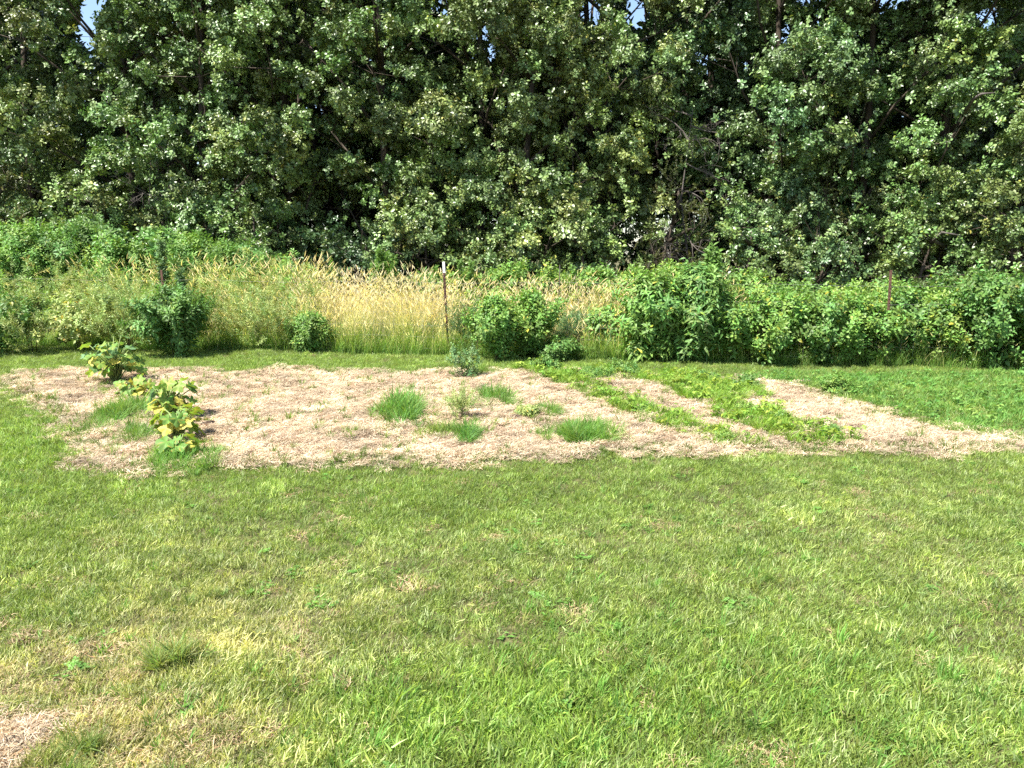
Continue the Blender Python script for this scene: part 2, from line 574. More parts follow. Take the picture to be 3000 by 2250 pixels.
def strip(x, y, pts, w):
    """distance to a polyline, 1 inside"""
    best = np.full(len(x), 1e9)
    for (a, b), (c, d) in zip(pts[:-1], pts[1:]):
        vx, vy = c - a, d - b
        t = np.clip(((x - a) * vx + (y - b) * vy) / (vx * vx + vy * vy), 0, 1)
        best = np.minimum(best, np.hypot(x - a - t * vx, y - b - t * vy))
    return best < w


ROW1 = [G(*p) for p in [(1560, 1092), (1650, 1120), (1800, 1180), (1930, 1225), (2050, 1275), (2140, 1305)]]
ROW2 = [G(*p) for p in [(1780, 1095), (1950, 1130), (2080, 1180), (2180, 1225), (2270, 1255), (2390, 1292)]]
ROW2B = [G(*p) for p in [(1980, 1098), (2080, 1125), (2200, 1160)]]
ROW0 = [G(*p) for p in [(1130, 1170), (1230, 1230), (1330, 1275)]]
TOPG = [G(*p) for p in [(1540, 1085), (1600, 1120), (1700, 1135), (1850, 1125), (1980, 1180), (2150, 1190), (2230, 1165), (2240, 1100)]]
ROWL = [G(*p) for p in [(330, 1140), (400, 1190), (480, 1260), (560, 1345)]]

# ------------------------------------------------------------------ ground sheets
def sheet(name, x0, x1, y0, y1, nx, ny, mat, fn, keep=None):
    xs = np.linspace(x0, x1, nx); ys = np.linspace(y0, y1, ny)
    gx, gy = np.meshgrid(xs, ys)
    z = fn(gx, gy)
    v = np.stack([gx.ravel(), gy.ravel(), z.ravel()], 1)
    i = np.arange(nx * ny).reshape(ny, nx)
    f = np.stack([i[:-1, :-1].ravel(), i[:-1, 1:].ravel(), i[1:, 1:].ravel(), i[1:, :-1].ravel()], 1)
    if keep is not None:
        c = v[f].mean(1)
        f = f[keep(c[:, 0], c[:, 1])]
        used = np.unique(f); mp = np.zeros(len(v), int); mp[used] = np.arange(len(used))
        v = v[used]; f = mp[f]
        cnt = np.bincount(f.ravel(), minlength=len(v))
        v[cnt < 4, 2] -= 0.05          # the rim sinks into the turf
    me = bpy.data.meshes.new(name)
    me.from_pydata(v.tolist(), [], f.tolist())
    me.polygons.foreach_set('use_smooth', [True] * len(me.polygons))
    o = link(name, me, None, mat)
    o['kind'] = 'structure'
    return o


me = bpy.data.meshes.new('ground')
_n = 60
xs = np.concatenate([[-900, -300, -90, -40], np.linspace(-20, 20, _n), [40, 90, 300, 900]])
ys = np.concatenate([[-900, -200, -40, -10], np.linspace(-2, 17, _n), [22, 30, 50, 150, 900]])
gx, gy = np.meshgrid(xs, ys)
gz = np.where((np.abs(gx) < 21) & (gy > -3) & (gy < 18), hgt(gx, gy), 0)
ii = np.arange(gx.size).reshape(gx.shape)
ff = np.stack([ii[:-1, :-1].ravel(), ii[:-1, 1:].ravel(), ii[1:, 1:].ravel(), ii[1:, :-1].ravel()], 1)
me.from_pydata(np.stack([gx.ravel(), gy.ravel(), gz.ravel()], 1).tolist(), [], ff.tolist())
me.polygons.foreach_set('use_smooth', [True] * len(me.polygons))
ground = link('ground', me, None, M_SOIL); ground['kind'] = 'structure'

floor = sheet('forest_floor', -60, 60, 15.6, 70, 60, 30, M_LITTER, lambda x, y: 0.03 + 0.05 * np.sin(x) * np.cos(y * 0.7) * 0.3 + 0 * x)


def bedz(x, y):
    n = np.array([mnoise.fractal(Vector((a * 2.2, b * 3.2, 1.7)), 0.8, 2.1, 4) for a, b in zip(x.ravel(), y.ravel())]).reshape(x.shape)
    n2 = np.array([mnoise.noise(Vector((a * 9, b * 13, 4.7))) for a, b in zip(x.ravel(), y.ravel())]).reshape(x.shape)
    return hgt(x, y) + 0.028 + 0.022 * n + 0.011 * n2


bx = [p[0] for p in BED]; by = [p[1] for p in BED]
bed = sheet('garden_bed', min(bx), max(bx), min(by), max(by), 420, 130, M_MULCH, bedz, keep=lambda x, y: inbed(x, y))
bare = sheet('bare_patch', -3.0, -0.8, 2.0, 3.0, 80, 40, M_MULCH, lambda x, y: hgt(x, y) + 0.010, keep=lambda x, y: inpoly(x + 0.05 * vnoise(x, y, 0.1, 2), y + 0.05 * vnoise(x, y, 0.1, 1), BARE))

# ------------------------------------------------------------------ lawn
def fence_y(x):
    """distance of the fence line"""
    return 12.05 - 0.19 * (x + 1.0)


def gauss(x, y, c, rx, ry):
    return np.exp(-((x - c[0]) / rx) ** 2 - ((y - c[1]) / ry) ** 2)


def lawn_points(n, y0=1.9, y1=13.9):
    y = rng.uniform(y0, y1, n)
    x = rng.uniform(-1, 1, n) * (2.0 + 0.82 * y)
    return x, y


n = 88000
x, y = lawn_points(n)
k = y < fence_y(x) + 0.5
x, y = x[k], y[k]
ib = inbed(x, y)
green_in = (strip(x, y, ROW1, 0.19) | strip(x, y, ROW2, 0.23) | strip(x, y, ROW2B, 0.2)) & (vnoise(x, y, 0.25, 9) > -0.22)
green_in |= strip(x, y, ROWL, 0.22) & (vnoise(x, y, 0.3, 8) > 0.0)
green_in |= inpoly(x, y, TONGUE)
green_in |= inpoly(x, y, TOPG) & (vnoise(x, y, 0.25, 10) > 0.0)
k = (~ib) | (green_in & (rng.random(len(x)) < 0.8))
ip = inpoly(x + 0.05 * vnoise(x, y, 0.1, 2), y, BARE)
k &= ~ip | (rng.random(len(x)) < 0.03)
x, y = x[k], y[k]; ib = ib[k]
n1 = vnoise(x, y, 1.3, 1); n2 = vnoise(x, y, 0.45, 2); n3 = vnoise(x, y, 0.16, 6)
# how dry and how lush each spot is
dry = 0.30 + 0.30 * n1 + 0.26 * n2 + 0.45 * n3
lush = np.zeros(len(x))
for (px, py, rx, ry, a) in [(900, 1700, 1.5, 0.6, 0.2), (600, 1950, 1.2, 0.6, 0.08), (2700, 1500, 2.2, 0.9, 0.14), (300, 2000, 0.9, 0.5, 0.32), (120, 1900, 0.7, 0.4, 0.25),
                            (900, 2150, 0.7, 0.15, 0.16), (2750, 1950, 0.7, 0.5, 0.12), (1650, 1470, 1.6, 0.7, -0.16), (2300, 1400, 2.0, 0.4, -0.18),
                            (1100, 1420, 2.0, 0.4, -0.15), (100, 1320, 1.0, 1.6, -0.3), (1700, 2100, 1.2, 0.4, -0.28), (1300, 2150, 0.4, 0.2, -0.2),
                            (600, 1065, 6.0, 0.8, -0.25), (2400, 1085, 6, 0.5, -0.2), (300, 2230, 0.8, 0.2, 0.4), (1100, 1560, 1.6, 0.3, 0.1), (2400, 2230, 0.5, 0.12, 0.3)]:
    c = G(px, py); dry += a * gauss(x, y, c, rx, ry)
for (px, py, rx, ry, a) in [(1500, 2050, 0.9, 0.3, 0.5), (2150, 1960, 0.7, 0.3, 0.5), (2700, 2120, 0.6, 0.25, 0.3), (100, 1300, 0.9, 1.8, 0.7), (2500, 1150, 5, 0.8, 0.4),
                            (1300, 2150, 0.5, 0.2, 0.6), (900, 1065, 6.0, 0.8, 0.35), (2500, 1400, 3.0, 0.4, -0.2)]:
    c = G(px, py); lush += a * gauss(x, y, c, rx, ry)
lush += 0.7 * np.clip(n2 + 0.5 * n1, 0, 1) + 0.5 * n3
dry = np.clip(dry - 0.25 * lush, 0, 0.999)
dry[ib] *= 0.3
cg = np.array([0.136, 0.258, 0.062]); cl = np.array([0.162, 0.320, 0.070]); cd = np.array([0.250, 0.250, 0.118])
tint = cg + (cl - cg) * np.clip(lush, 0, 1)[:, None] + (cd - cg) * (np.clip(dry - 0.35, 0, 1) * 0.7)[:, None]
tint = tint * (1 + 0.22 * n3 + 0.10 * n2 + 0.2 * rng.normal(size=len(x)))[:, None]
tint = np.clip(tint, 0.01, 1)
tint[:, 2] *= rng.uniform(0.8, 1.5, len(x))
scl = rng.uniform(0.62, 1.0, len(x)) * (1 + 0.45 * np.clip(lush, 0, 1)) * (1.0 - 0.25 * dry)
idx = np.clip((dry * 8.5 + rng.normal(0, 0.8, len(x))).astype(int), 0, 7)
z = hgt(x, y) + np.where(ib, 0.03, 0.0)
lawn = scatter('lawn_grass', P_TURF, np.stack([x, y, z], 1), upright(len(x), 0.28), scl, tint, idx=idx)
tag(lawn, 'mown lawn grass mottled green and straw yellow around the garden bed', 'lawn grass')

# coarse crabgrass among the turf
x, y = lawn_points(26000, 1.9, 12.5)
n2 = vnoise(x, y, 0.5, 12); n3 = vnoise(x, y, 0.15, 13)
lu = np.zeros(len(x))
for (px, py, rx, ry, a) in [(1500, 2050, 1.0, 0.35, 0.9), (2150, 1960, 0.9, 0.4, 0.9), (2700, 2120, 0.8, 0.35, 0.7), (100, 1300, 0.9, 1.8, 0.9), (1850, 1750, 0.6, 0.3, 0.4),
                            (1300, 2150, 0.6, 0.25, 0.8), (520, 1930, 0.25, 0.10, 0.9), (2250, 1630, 0.25, 0.15, 0.9), (200, 2220, 0.25, 0.12, 1.0)]:
    lu += a * gauss(x, y, G(px, py), rx, ry)
k = (rng.random(len(x)) < np.clip(0.035 + 0.30 * lu + 0.25 * n2 * (n2 > 0.1) + 0.3 * (n3 - 0.2) * (n3 > 0.2), 0, 1)) & ~inbed(x, y) & (y < fence_y(x) - 0.1) & ~inpoly(x, y, BARE)
x, y, lu = x[k], y[k], lu[k]
t = np.array([0.130, 0.28, 0.058]) * rng.uniform(0.7, 1.3, (len(x), 1))
yel = rng.random(len(x)) < 0.3
t[yel] = np.array([0.22, 0.25, 0.085]) * rng.uniform(0.8, 1.2, (yel.sum(), 1))
o = scatter('coarse_grass', P_COARSE, np.stack([x, y, hgt(x, y)], 1), upright(len(x), 0.15), rng.uniform(0.35, 0.75, len(x)) * (0.8 + 0.3 * np.clip(lu, 0, 1)), t)
tag(o, 'longer coarse crabgrass blades standing out of the mown lawn', 'crabgrass')

# clover and small broad leaves in the turf
x, y = lawn_points(9000, 1.9, 12.0)
k = (vnoise(x, y, 0.7, 22) + 0.5 * vnoise(x, y, 0.2, 23) > 0.18) & (rng.random(len(x)) < 0.3) & ~inbed(x, y) & ~inpoly(x, y, BARE) & (y < fence_y(x) - 0.1)
x, y = x[k], y[k]
t = np.array([0.13, 0.23, 0.05]) * rng.uniform(0.8, 1.3, (len(x), 1))
o = scatter('clover_patches', P_CLOVER, np.stack([x, y, hgt(x, y)], 1), upright(len(x), 0.15), rng.uniform(0.45, 0.75, len(x)), t)
tag(o, 'small clover leaves growing low between the lawn grass', 'clover')

# thatch: dead grass lying in the turf
x, y = lawn_points(16000, 1.9, 12.0)
k = (~inbed(x, y)) & (rng.random(len(x)) < np.clip(0.02 + 0.25 * vnoise(x, y, 0.3, 31) + 0.22 * 1.6 * gauss(x, y, G(180, 2060), 0.8, 0.4) + 0.9 * inpoly(x, y, BARE), 0.01, 1)) & (y < fence_y(x) - 0.2)
x, y = x[k], y[k]
t = np.array([0.42, 0.32, 0.19]) * rng.uniform(0.6, 1.2, (len(x), 1))
o = scatter('dead_thatch', P_STRAW, np.stack([x, y, hgt(x, y) + 0.004], 1), upright(len(x), 0.08), rng.uniform(0.35, 0.7, len(x)), t)
tag(o, 'dead straw coloured grass stems lying in the lawn and its bare corner', 'thatch')

# ------------------------------------------------------------------ straw on the bed
nb = 17000
x = rng.uniform(min(bx) - 0.2, max(bx) + 0.2, nb); y = rng.uniform(min(by) - 0.2, max(by) + 0.2, nb)
jj = rng.normal(0, 0.10, (2, nb))
k = inbed(x + jj[0], y + jj[1]) & (np.abs(x) < 2.5 + 0.85 * y)
x, y = x[k], y[k]
n1 = vnoise(x, y, 0.5, 41); n2 = vnoise(x, y, 0.13, 42)
t = np.array([0.55, 0.465, 0.325]) * (1 + 0.38 * n1 + 0.6 * n2)[:, None] * rng.uniform(0.8, 1.15, (len(x), 1))
t[:, 1:] *= (1 - 0.08 * rng.random((len(x), 1)))
t = np.clip(t, 0.1, 0.82)
zz = np.where(inbed(x, y), bedz(x, y), hgt(x, y) + 0.02)
o = scatter('straw_mulch', P_STRAW, np.stack([x, y, zz], 1), np.stack([rng.normal(0, .12, len(x)), rng.normal(0, .12, len(x)), rng.normal(0, 0.6, len(x))], 1), rng.uniform(0.45, 0.9, len(x)), t)
tag(o, 'pale dried grass mulch spread over the garden bed', 'straw mulch')

xb = rng.uniform(-3.2, -1.0, 900); yb = rng.uniform(2.0, 3.1, 900)
k = inpoly(xb + rng.normal(0, .03, 900), yb + rng.normal(0, .03, 900), BARE); xb, yb = xb[k], yb[k]
o = scatter('bare_patch_straw', P_STRAW, np.stack([xb, yb, hgt(xb, yb) + 0.012], 1), upright(len(xb), 0.1), rng.uniform(0.35, 0.6, len(xb)), np.array([0.56, 0.46, 0.325]) * rng.uniform(0.6, 1.15, (len(xb), 1)))
tag(o, 'short dead straw covering the bare corner of the lawn', 'straw')

# thin seedlings over the straw
x = rng.uniform(min(bx), max(bx), 3200); y = rng.uniform(min(by), max(by), 3200)
dens = 0.25 + 1.3 * np.clip(vnoise(x, y, 0.5, 51), 0, 1) + 0.35 * strip(x, y, ROW0, 0.35) + 0.3 * (x < -3.2)
k = inbed(x, y) & (rng.random(len(x)) < dens)
x, y = x[k], y[k]
t = np.array([0.15, 0.24, 0.06]) * rng.uniform(0.7, 1.3, (len(x), 1))
o = scatter('seedling_grass', P_COARSE, np.stack([x, y, bedz(x, y)], 1), upright(len(x), 0.2), rng.uniform(0.3, 0.95, len(x)), t)
tag(o, 'thin green grass seedlings scattered over the straw mulch', 'seedlings')

# blades leaning over the edge of the bed
x, y = lawn_points(60000, 4.8, 11.0)
k = inbed(x, y) & ~(inbed(x, y - 0.22) & inbed(x, y + 0.25) & inbed(x - 0.2, y) & inbed(x + 0.2, y))
k &= rng.random(len(x)) < 0.95
x, y = x[k], y[k]
t = np.array([0.11, 0.18, 0.04]) * rng.uniform(0.7, 1.3, (len(x), 1))
o = scatter('edge_grass', P_COARSE, np.stack([x, y, hgt(x, y) + 0.01], 1), upright(len(x), 0.25), rng.uniform(0.3, 0.65, len(x)), t)
tag(o, 'uneven grass creeping over the edge of the straw bed', 'edge grass')

# the leafy green rows and field
def rowcover(name, test, n, box, coll, tintc, s0, s1, label, cat, zoff=0.0):
    x = rng.uniform(box[0], box[1], n); y = rng.uniform(box[2], box[3], n)
    k = test(x, y)
    x, y = x[k], y[k]
    t = np.array(tintc) * rng.uniform(0.75, 1.25, (len(x), 1)) * (1 + 0.2 * vnoise(x, y, 0.4, 77))[:, None]
    t[:, 0] *= rng.uniform(0.85, 1.35, len(x))
    o = scatter(name, coll, np.stack([x, y, hgt(x, y) + zoff], 1), upright(len(x), 0.15), rng.uniform(s0, s1, len(x)), t)
    return tag(o, label, cat)


def fieldtest(x, y):
    return (inpoly(x + 0.15 * vnoise(x, y, 0.3, 61), y + 0.2 * vnoise(x, y, 0.4, 62), POND) | inpoly(x, y + 0.1 * vnoise(x, y, 0.3, 62), TONGUE)) & (np.abs(x) < 2 + 0.85 * y)


rowcover('leafy_ground_cover', fieldtest, 9000, (2, 11.5, 5.5, 10.4), P_ROW, (0.125, 0.285, 0.07), 0.45, 0.95,
         'bright green low leafy crop filling the end of the plot beside the straw', 'leafy crop')
rowcover('row_weeds', lambda x, y: strip(x + 0.25 * vnoise(x, y, 0.3, 65), y, ROW1, 0.20) & (vnoise(x, y, 0.2, 63) > -0.25), 9000, (0, 5, 5.8, 10.5), P_ROW,
         (0.17, 0.32, 0.055), 0.45, 1.0, 'ragged green weed row crossing the straw, the narrower of two', 'weed row', 0.03)
rowcover('row_weeds', lambda x, y: (strip(x + 0.25 * vnoise(x, y, 0.3, 66), y, ROW2, 0.24) | strip(x, y, ROW2B, 0.22)) & (vnoise(x, y, 0.2, 64) > -0.25), 9500, (1, 6, 5.8, 10.5), P_ROW,
         (0.17, 0.32, 0.055), 0.5, 1.05, 'wider green weed row with bean leaves crossing the straw', 'weed row', 0.03)

# ------------------------------------------------------------------ generic leafy plants
def lobes_cloud(nl, rx, ry, h, lr, ns, zlo=0.12, face=0.0):
    """points on the skins of overlapping lobes, with outward directions"""
    P = []; D = []
    for i in range(nl):
        a = U(0, 6.28); q = math.sqrt(U(0, 1))
        zc = U(zlo, 1.0)
        wz = math.sqrt(max(0.05, 1 - (max(0, zc - 0.35) / 0.75) ** 2))
        c = np.array([rx * q * wz * math.cos(a), ry * q * wz * math.sin(a), max(lr * 0.5, h * zc - lr * 0.75)])
        v = unit(ns)
        v[:, 2] = np.where(v[:, 2] < -0.2, -v[:, 2], v[:, 2])
        r = lr * U(0.5, 1.3) * rng.uniform(0.35, 1.0, ns)[:, None] ** 0.6
        P.append(c + v * r * np.array([1, 1, 0.85])); D.append(v * 0.7 + np.array([0, 0, 0.55]))
    return np.concatenate(P), np.concatenate(D)


def stems_mesh(n, rx, ry, h, r0, col):
    m = MB()
    for i in range(n):
        a = U(0, 6.28); q = U(0.2, 0.8)
        e = (rx * q * math.cos(a), ry * q * math.sin(a), h * U(0.6, 0.95))
        b = (e[0] * 0.2, e[1] * 0.2, -0.02)
        mid = (e[0] * 0.5 + U(-.04, .04), e[1] * 0.5 + U(-.04, .04), e[2] * 0.55)
        m.tube([b, mid, e], [r0, r0 * 0.7, r0 * 0.35], 5, vcol(col, 0.2))
    return m.mesh('stem', True)


GREENS = dict(bright=(0.15, 0.285, 0.062), mid=(0.12, 0.24, 0.06), dark=(0.085, 0.17, 0.05), yellow=(0.19, 0.32, 0.072),
              blue=(0.14, 0.25, 0.10), olive=(0.29, 0.38, 0.13))


def bush(name, cat, label, group, sx, base, top, hw, D, kind='berry', color='bright', lobes=None, loose=0.0, scale=1.0, dens=1.0, name2='foliage'):
    coll = dict(berry=P_BERRY, poke=P_POKE, sumac=P_SUMAC, fine=P_FINE, oak=P_OAK, low=P_LOW)[kind]
    if D is None:
        gxy = G(sx, base); D = gxy[1]
    xx = X(sx, D)
    h = max(0.07, Z(top, D) * 1.0)
    rx = hw / 2.9297 / F * D
    if h < 0.45: scale = min(scale, max(0.3, h / 0.42)); dens *= 0.8
    o = empty(name, (xx, D, float(hgt(np.array(xx), np.array(D)))), label, cat, group)
    ry = min(rx, 0.6) * 0.9
    lr = max(0.05, min(0.26, 0.45 * min(rx, h))) * U(0.9, 1.1)
    nshoot_h = h
    nl = lobes or int(max(5, 3.2 * rx * h / (lr * lr)))
    nl = max(4, int(nl * (1 - 0.45 * loose))); lr *= 1 - 0.25 * loose
    P, Dr = lobes_cloud(nl, max(0.02, rx - lr * 0.6), max(0.02, ry - lr * 0.5), h, lr, int(15 * dens / scale))
    # long shoots standing out of the outline
    ps = []; ds = []
    for i in range(int((8 + 42 * rx * h * dens) * (1 + 2.2 * loose))):
        a = U(0, 6.28); q = math.sqrt(U(0, 1)) * (0.9 + 0.35 * loose)
        b = np.array([rx * q * math.cos(a), ry * q * math.sin(a), h * U(0.2 if loose else 0.35, 0.65)])
        d = np.array([math.cos(a) * q * 0.6 + U(-.4, .4), math.sin(a) * q * 0.5 + U(-.4, .2), U(0.5, 1.1)]); d /= np.linalg.norm(d)
        L = h * U(0.15, 0.48)
        for w_ in np.linspace(0.2, 1, 6):
            ps.append(b + d * L * w_ + rng.normal(0, .012, 3)); ds.append(d + 0.5 * unit(1)[0])
    P = np.concatenate([P, np.array(ps)]); Dr = np.concatenate([Dr, np.array(ds)])
    P[:, 2] = np.maximum(P[:, 2], 0.03)
    t = np.array(GREENS[color]) * rng.uniform(0.7, 1.3, (len(P), 1))
    t[:, 0] *= rng.uniform(0.8, 1.2, len(P))
    f = scatter(name2, coll, P, aim(Dr + 0.35 * unit(len(P))), rng.uniform(0.65, 1.15, len(P)) * scale, t, parent=o)
    st = link('stem', stems_mesh(max(3, int(rx * 12)), rx, ry, h, 0.008, (0.10, 0.085, 0.04)), o, M_STEM)
    return o


# back thicket, behind the fence
GB = 'leafy bushes behind the fence'
for a in [(-60, 700, 110, 15.2, 'sumac', 'bright', 'tall bright green bush at the edge of the frame behind the thicket'),
          (110, 672, 125, 15.0, 'sumac', 'bright', 'bright green bush with the highest rounded crown of the left thicket'),
          (250, 668, 90, 15.3, 'sumac', 'mid', 'bush with a pointed top just beside the highest bright green bush'),
          (370, 705, 95, 14.8, 'berry', 'bright', 'bright rounded bush with a level top in the middle of the left thicket'),
          (480, 690, 80, 15.4, 'oak', 'mid', 'darker sapling rising through the middle of the left thicket'),
          (590, 705, 95, 15.0, 'sumac', 'bright', 'bright bush with feathery shoots over the golden grass stems'),
          (715, 712, 95, 15.0, 'sumac', 'mid', 'blue green bush with feathery shoots near the thicket end'),
          (800, 762, 70, 14.8, 'berry', 'mid', 'low sloping bush ending the left thicket before the golden grass')]:
    bush('leafy_bush', 'bush', a[6], GB, a[0], 1000, a[1], a[2], a[3], a[4], a[5])
# low berry row behind the golden grass
GR = 'berry bushes in the row behind the golden grass'
for a in [(1250, 818, 55, 14.2, 'mid', 'low green bush just behind the white tipped post'),
          (1360, 812, 60, 14.2, 'yellow', 'pale yellow green bush next after the white tipped post'),
          (1490, 790, 65, 14.0, 'bright', 'berry bush whose shoots stick up highest beside the post'),
          (1620, 800, 65, 14.0, 'yellow', 'yellow green berry bush at the centre of the back row'),
          (1740, 795, 65, 13.8, 'bright', 'berry bush behind the second golden grass patch'),
          (1850, 800, 65, 13.6, 'bright', 'berry bush against the dark woods just before the big pokeweed'),
          (1960, 795, 60, 13.5, 'yellow', 'berry bush peeking over the top of the big pokeweed'),
          (2200, 822, 80, 13.4, 'bright', 'berry bush just past the feathery tall weed'),
          (2330, 838, 75, 13.2, 'mid', 'mid green berry bush with a rounded top in the long hedge'),
          (2440, 850, 75, 13.0, 'yellow', 'yellowish berry bush sinking in the middle of the long hedge'),
          (2560, 845, 70, 12.8, 'bright', 'berry bush behind the bare rusty post'),
          (2700, 850, 80, 12.6, 'bright', 'berry bush at the hedge dip past the rusty post'),
          (2840, 820, 80, 12.6, 'mid', 'berry bush climbing towards the tall dark shrub')]:
    bush('berry_bush', 'berry bush', a[5], GR, a[0], 1000, a[1], a[2], a[3], 'berry', a[4])
# along the fence, in front
GF = 'shrubs growing along the fence line'
for a in [(-10, 1035, 850, 75, 'berry', 'mid', 'dark leafed shrub cut by the frame edge at the fence'),
          (90, 1032, 860, 75, 'fine', 'olive', 'fine leafed weedy shrub with yellow sprigs'),
          (230, 1028, 870, 80, 'berry', 'olive', 'tangled shrub with yellow leaves above the long mown edge'),
          (370, 1032, 840, 85, 'fine', 'olive', 'dull green tangled shrub left of the dark hollow'),
          (510, 1042, 850, 62, 'sumac', 'mid', 'dark drooping shrub forming the shaded hollow'),
          (760, 1030, 870, 70, 'fine', 'olive', 'reddish tipped weedy shrub beside the blue green plant')]:
    bush('tangled_shrub', 'shrub', a[6], GF, a[0], a[1], a[2], a[3], None, a[4], a[5], dens=0.45, loose=1.0)
for a in [(905, 1035, 940, 30, 'sumac', 'bright', 'small bright shrub standing alone before the golden grass'),
          (1390, 1040, 900, 55, 'fine', 'dark', 'feathery dark green shrub leaning at the white tipped post'),
          (1450, 1062, 895, 46, 'berry', 'bright', 'bright leafy shrub with yellow leaves at its foot'),
          (1560, 1052, 872, 40, 'berry', 'bright', 'taller bright leafy shrub joined to the yellow footed one'),
          (1645, 1056, 995, 38, 'berry', 'mid', 'knee high leafy shrub between the bright pair and the blue weed'),
          (1685, 1040, 935, 35, 'fine', 'blue', 'bluish fine leafed shrub in front of golden grass'),
          (1785, 1045, 925, 50, 'poke', 'bright', 'slim drooping shrub just before the big pokeweed'),
          (1925, 1062, 830, 85, 'poke', 'bright', 'big pokeweed with hanging leaves and yellow lower leaves'),
          (2045, 1062, 805, 85, 'poke', 'mid', 'big rounded pokeweed below the feathery tall weed')]:
    bush('fence_shrub', 'shrub', a[6], GF, a[0], a[1], a[2], a[3], None, a[4], a[5], scale=0.85, dens=0.8, loose=0.0 if a[4] == 'poke' else 0.8)
GH = 'berry bushes of the long hedge'
for a in [(2200, 1066, 910, 75, 'berry', 'bright', 'hedge bush with glossy leaves nearest the big pokeweed'),
          (2310, 1060, 860, 80, 'berry', 'bright', 'bulging hedge bush second along from the pokeweed'),
          (2420, 1066, 905, 75, 'berry', 'mid', 'hedge bush with a yellow shoot at its foot'),
          (2520, 1070, 880, 75, 'berry', 'bright', 'bright hedge bush standing just before the rusty post'),
          (2650, 1068, 870, 75, 'berry', 'mid', 'hedge bush just past the rusty post'),
          (2760, 1070, 880, 75, 'berry', 'yellow', 'sunlit yellow green hedge bush with red brown stems'),
          (2880, 1078, 815, 90, 'berry', 'mid', 'tall dark based shrub rising at the hedge end'),
          (3000, 1085, 800, 110, 'berry', 'mid', 'tallest hedge shrub cut off by the frame edge')]:
    bush('hedge_bush', 'bush', a[6], GH, a[0], a[1], a[2], a[3], None, a[4], a[5], dens=0.75, loose=0.6)

# ------------------------------------------------------------------ tall single stemmed weeds
def tall_weed(label, sx, top, D, h0=0.0, w=0.09, color='blue', n=110, r=0.008):
    xx = X(sx, D); H = Z(top, D)
    o = empty('tall_weed', (xx, D, 0), label, 'weed', 'tall single weeds along the fence')
    m = MB(); lean = U(-0.06, 0.06)
    m.tube([(0, 0, -0.02), (lean * 0.4, 0, H * 0.5), (lean, 0, H)], [r, r * 0.7, r * 0.3], 5, (0.09, 0.13, 0.05))
    link('stem', m.mesh('stem', True), o, M_STEM)
    t = rng.uniform(max(0.15, h0), 1, n) ** 0.8
    P = np.stack([lean * t, 0 * t, H * t], 1)
    a = rng.uniform(0, 6.28, n)
    Dr = np.stack([np.cos(a), np.sin(a), rng.uniform(0.8, 2.5, n)], 1)
    P[:, :2] += Dr[:, :2] * 0.01
    tt = 0.85 * np.array(GREENS[color]) * rng.uniform(0.8, 1.25, (n, 1))
    scatter('foliage', P_SPIKE, P, aim(Dr), w / 0.1 * rng.uniform(0.5, 0.85, n) * (1.15 - 0.6 * t), tt, parent=o)


for lab, sx, top, D, w, c in [
        ('feathery tall weed standing highest over the big pokeweed', 2085, 748, 11.6, 0.2, 'bright'),
        ('tallest of the spiky weeds sprouting from the golden grass', 1110, 738, 14.0, 0.11, 'bright'),
        ('spiky weed leaning at the cluster edge over golden grass', 1092, 770, 14.1, 0.10, 'bright'),
        ('spiky weed in the cluster with a bare pale tip', 1145, 748, 14.0, 0.11, 'bright'),
        ('last spiky weed of the cluster towards the post', 1165, 755, 13.9, 0.10, 'bright'),
        ('thin spiky weed closest to the white tipped post', 1352, 765, 13.9, 0.08, 'bright'),
        ('thin spiky weed second from the white tipped post', 1375, 770, 13.9, 0.08, 'bright'),
        ('short spiky weed before the white tipped post', 1272, 785, 13.9, 0.08, 'bright'),
        ('tall grey green thistle like weed amid the left thicket', 492, 715, 13.3, 0.11, 'blue'),
        ('second grey green weed beside the dark hollow', 530, 800, 13.0, 0.12, 'blue')]:
    tall_weed(lab, sx, top, D, w=w, color=c)

# ------------------------------------------------------------------ tall grasses behind and along the fence
def meadow(name, n, sx0, sx1, d0, d1, coll, tintc, s0, s1, label, seed, thr=-0.2, wide=0.0):
    d = rng.uniform(d0, d1, n)
    sx = rng.uniform(sx0, sx1, n)
    x = X(sx, 12.3)
    y = fence_y(x) + d
    k = vnoise(x, y, 0.55, seed) > thr
    x, y = x[k], y[k]
    t = np.array(tintc) * rng.uniform(0.75, 1.25, (len(x), 1)) * (1 + 0.35 * vnoise(x, y, 0.8, seed + 1))[:, None]
    o = scatter(name, coll, np.stack([x, y, hgt(x, y)], 1), np.stack([rng.normal(0, .1, len(x)), rng.normal(0, .1, len(x)), rng.uniform(-3.1, 3.1, len(x))], 1),
                rng.uniform(s0, s1, len(x)), t)
    return tag(o, label, 'tall grass')


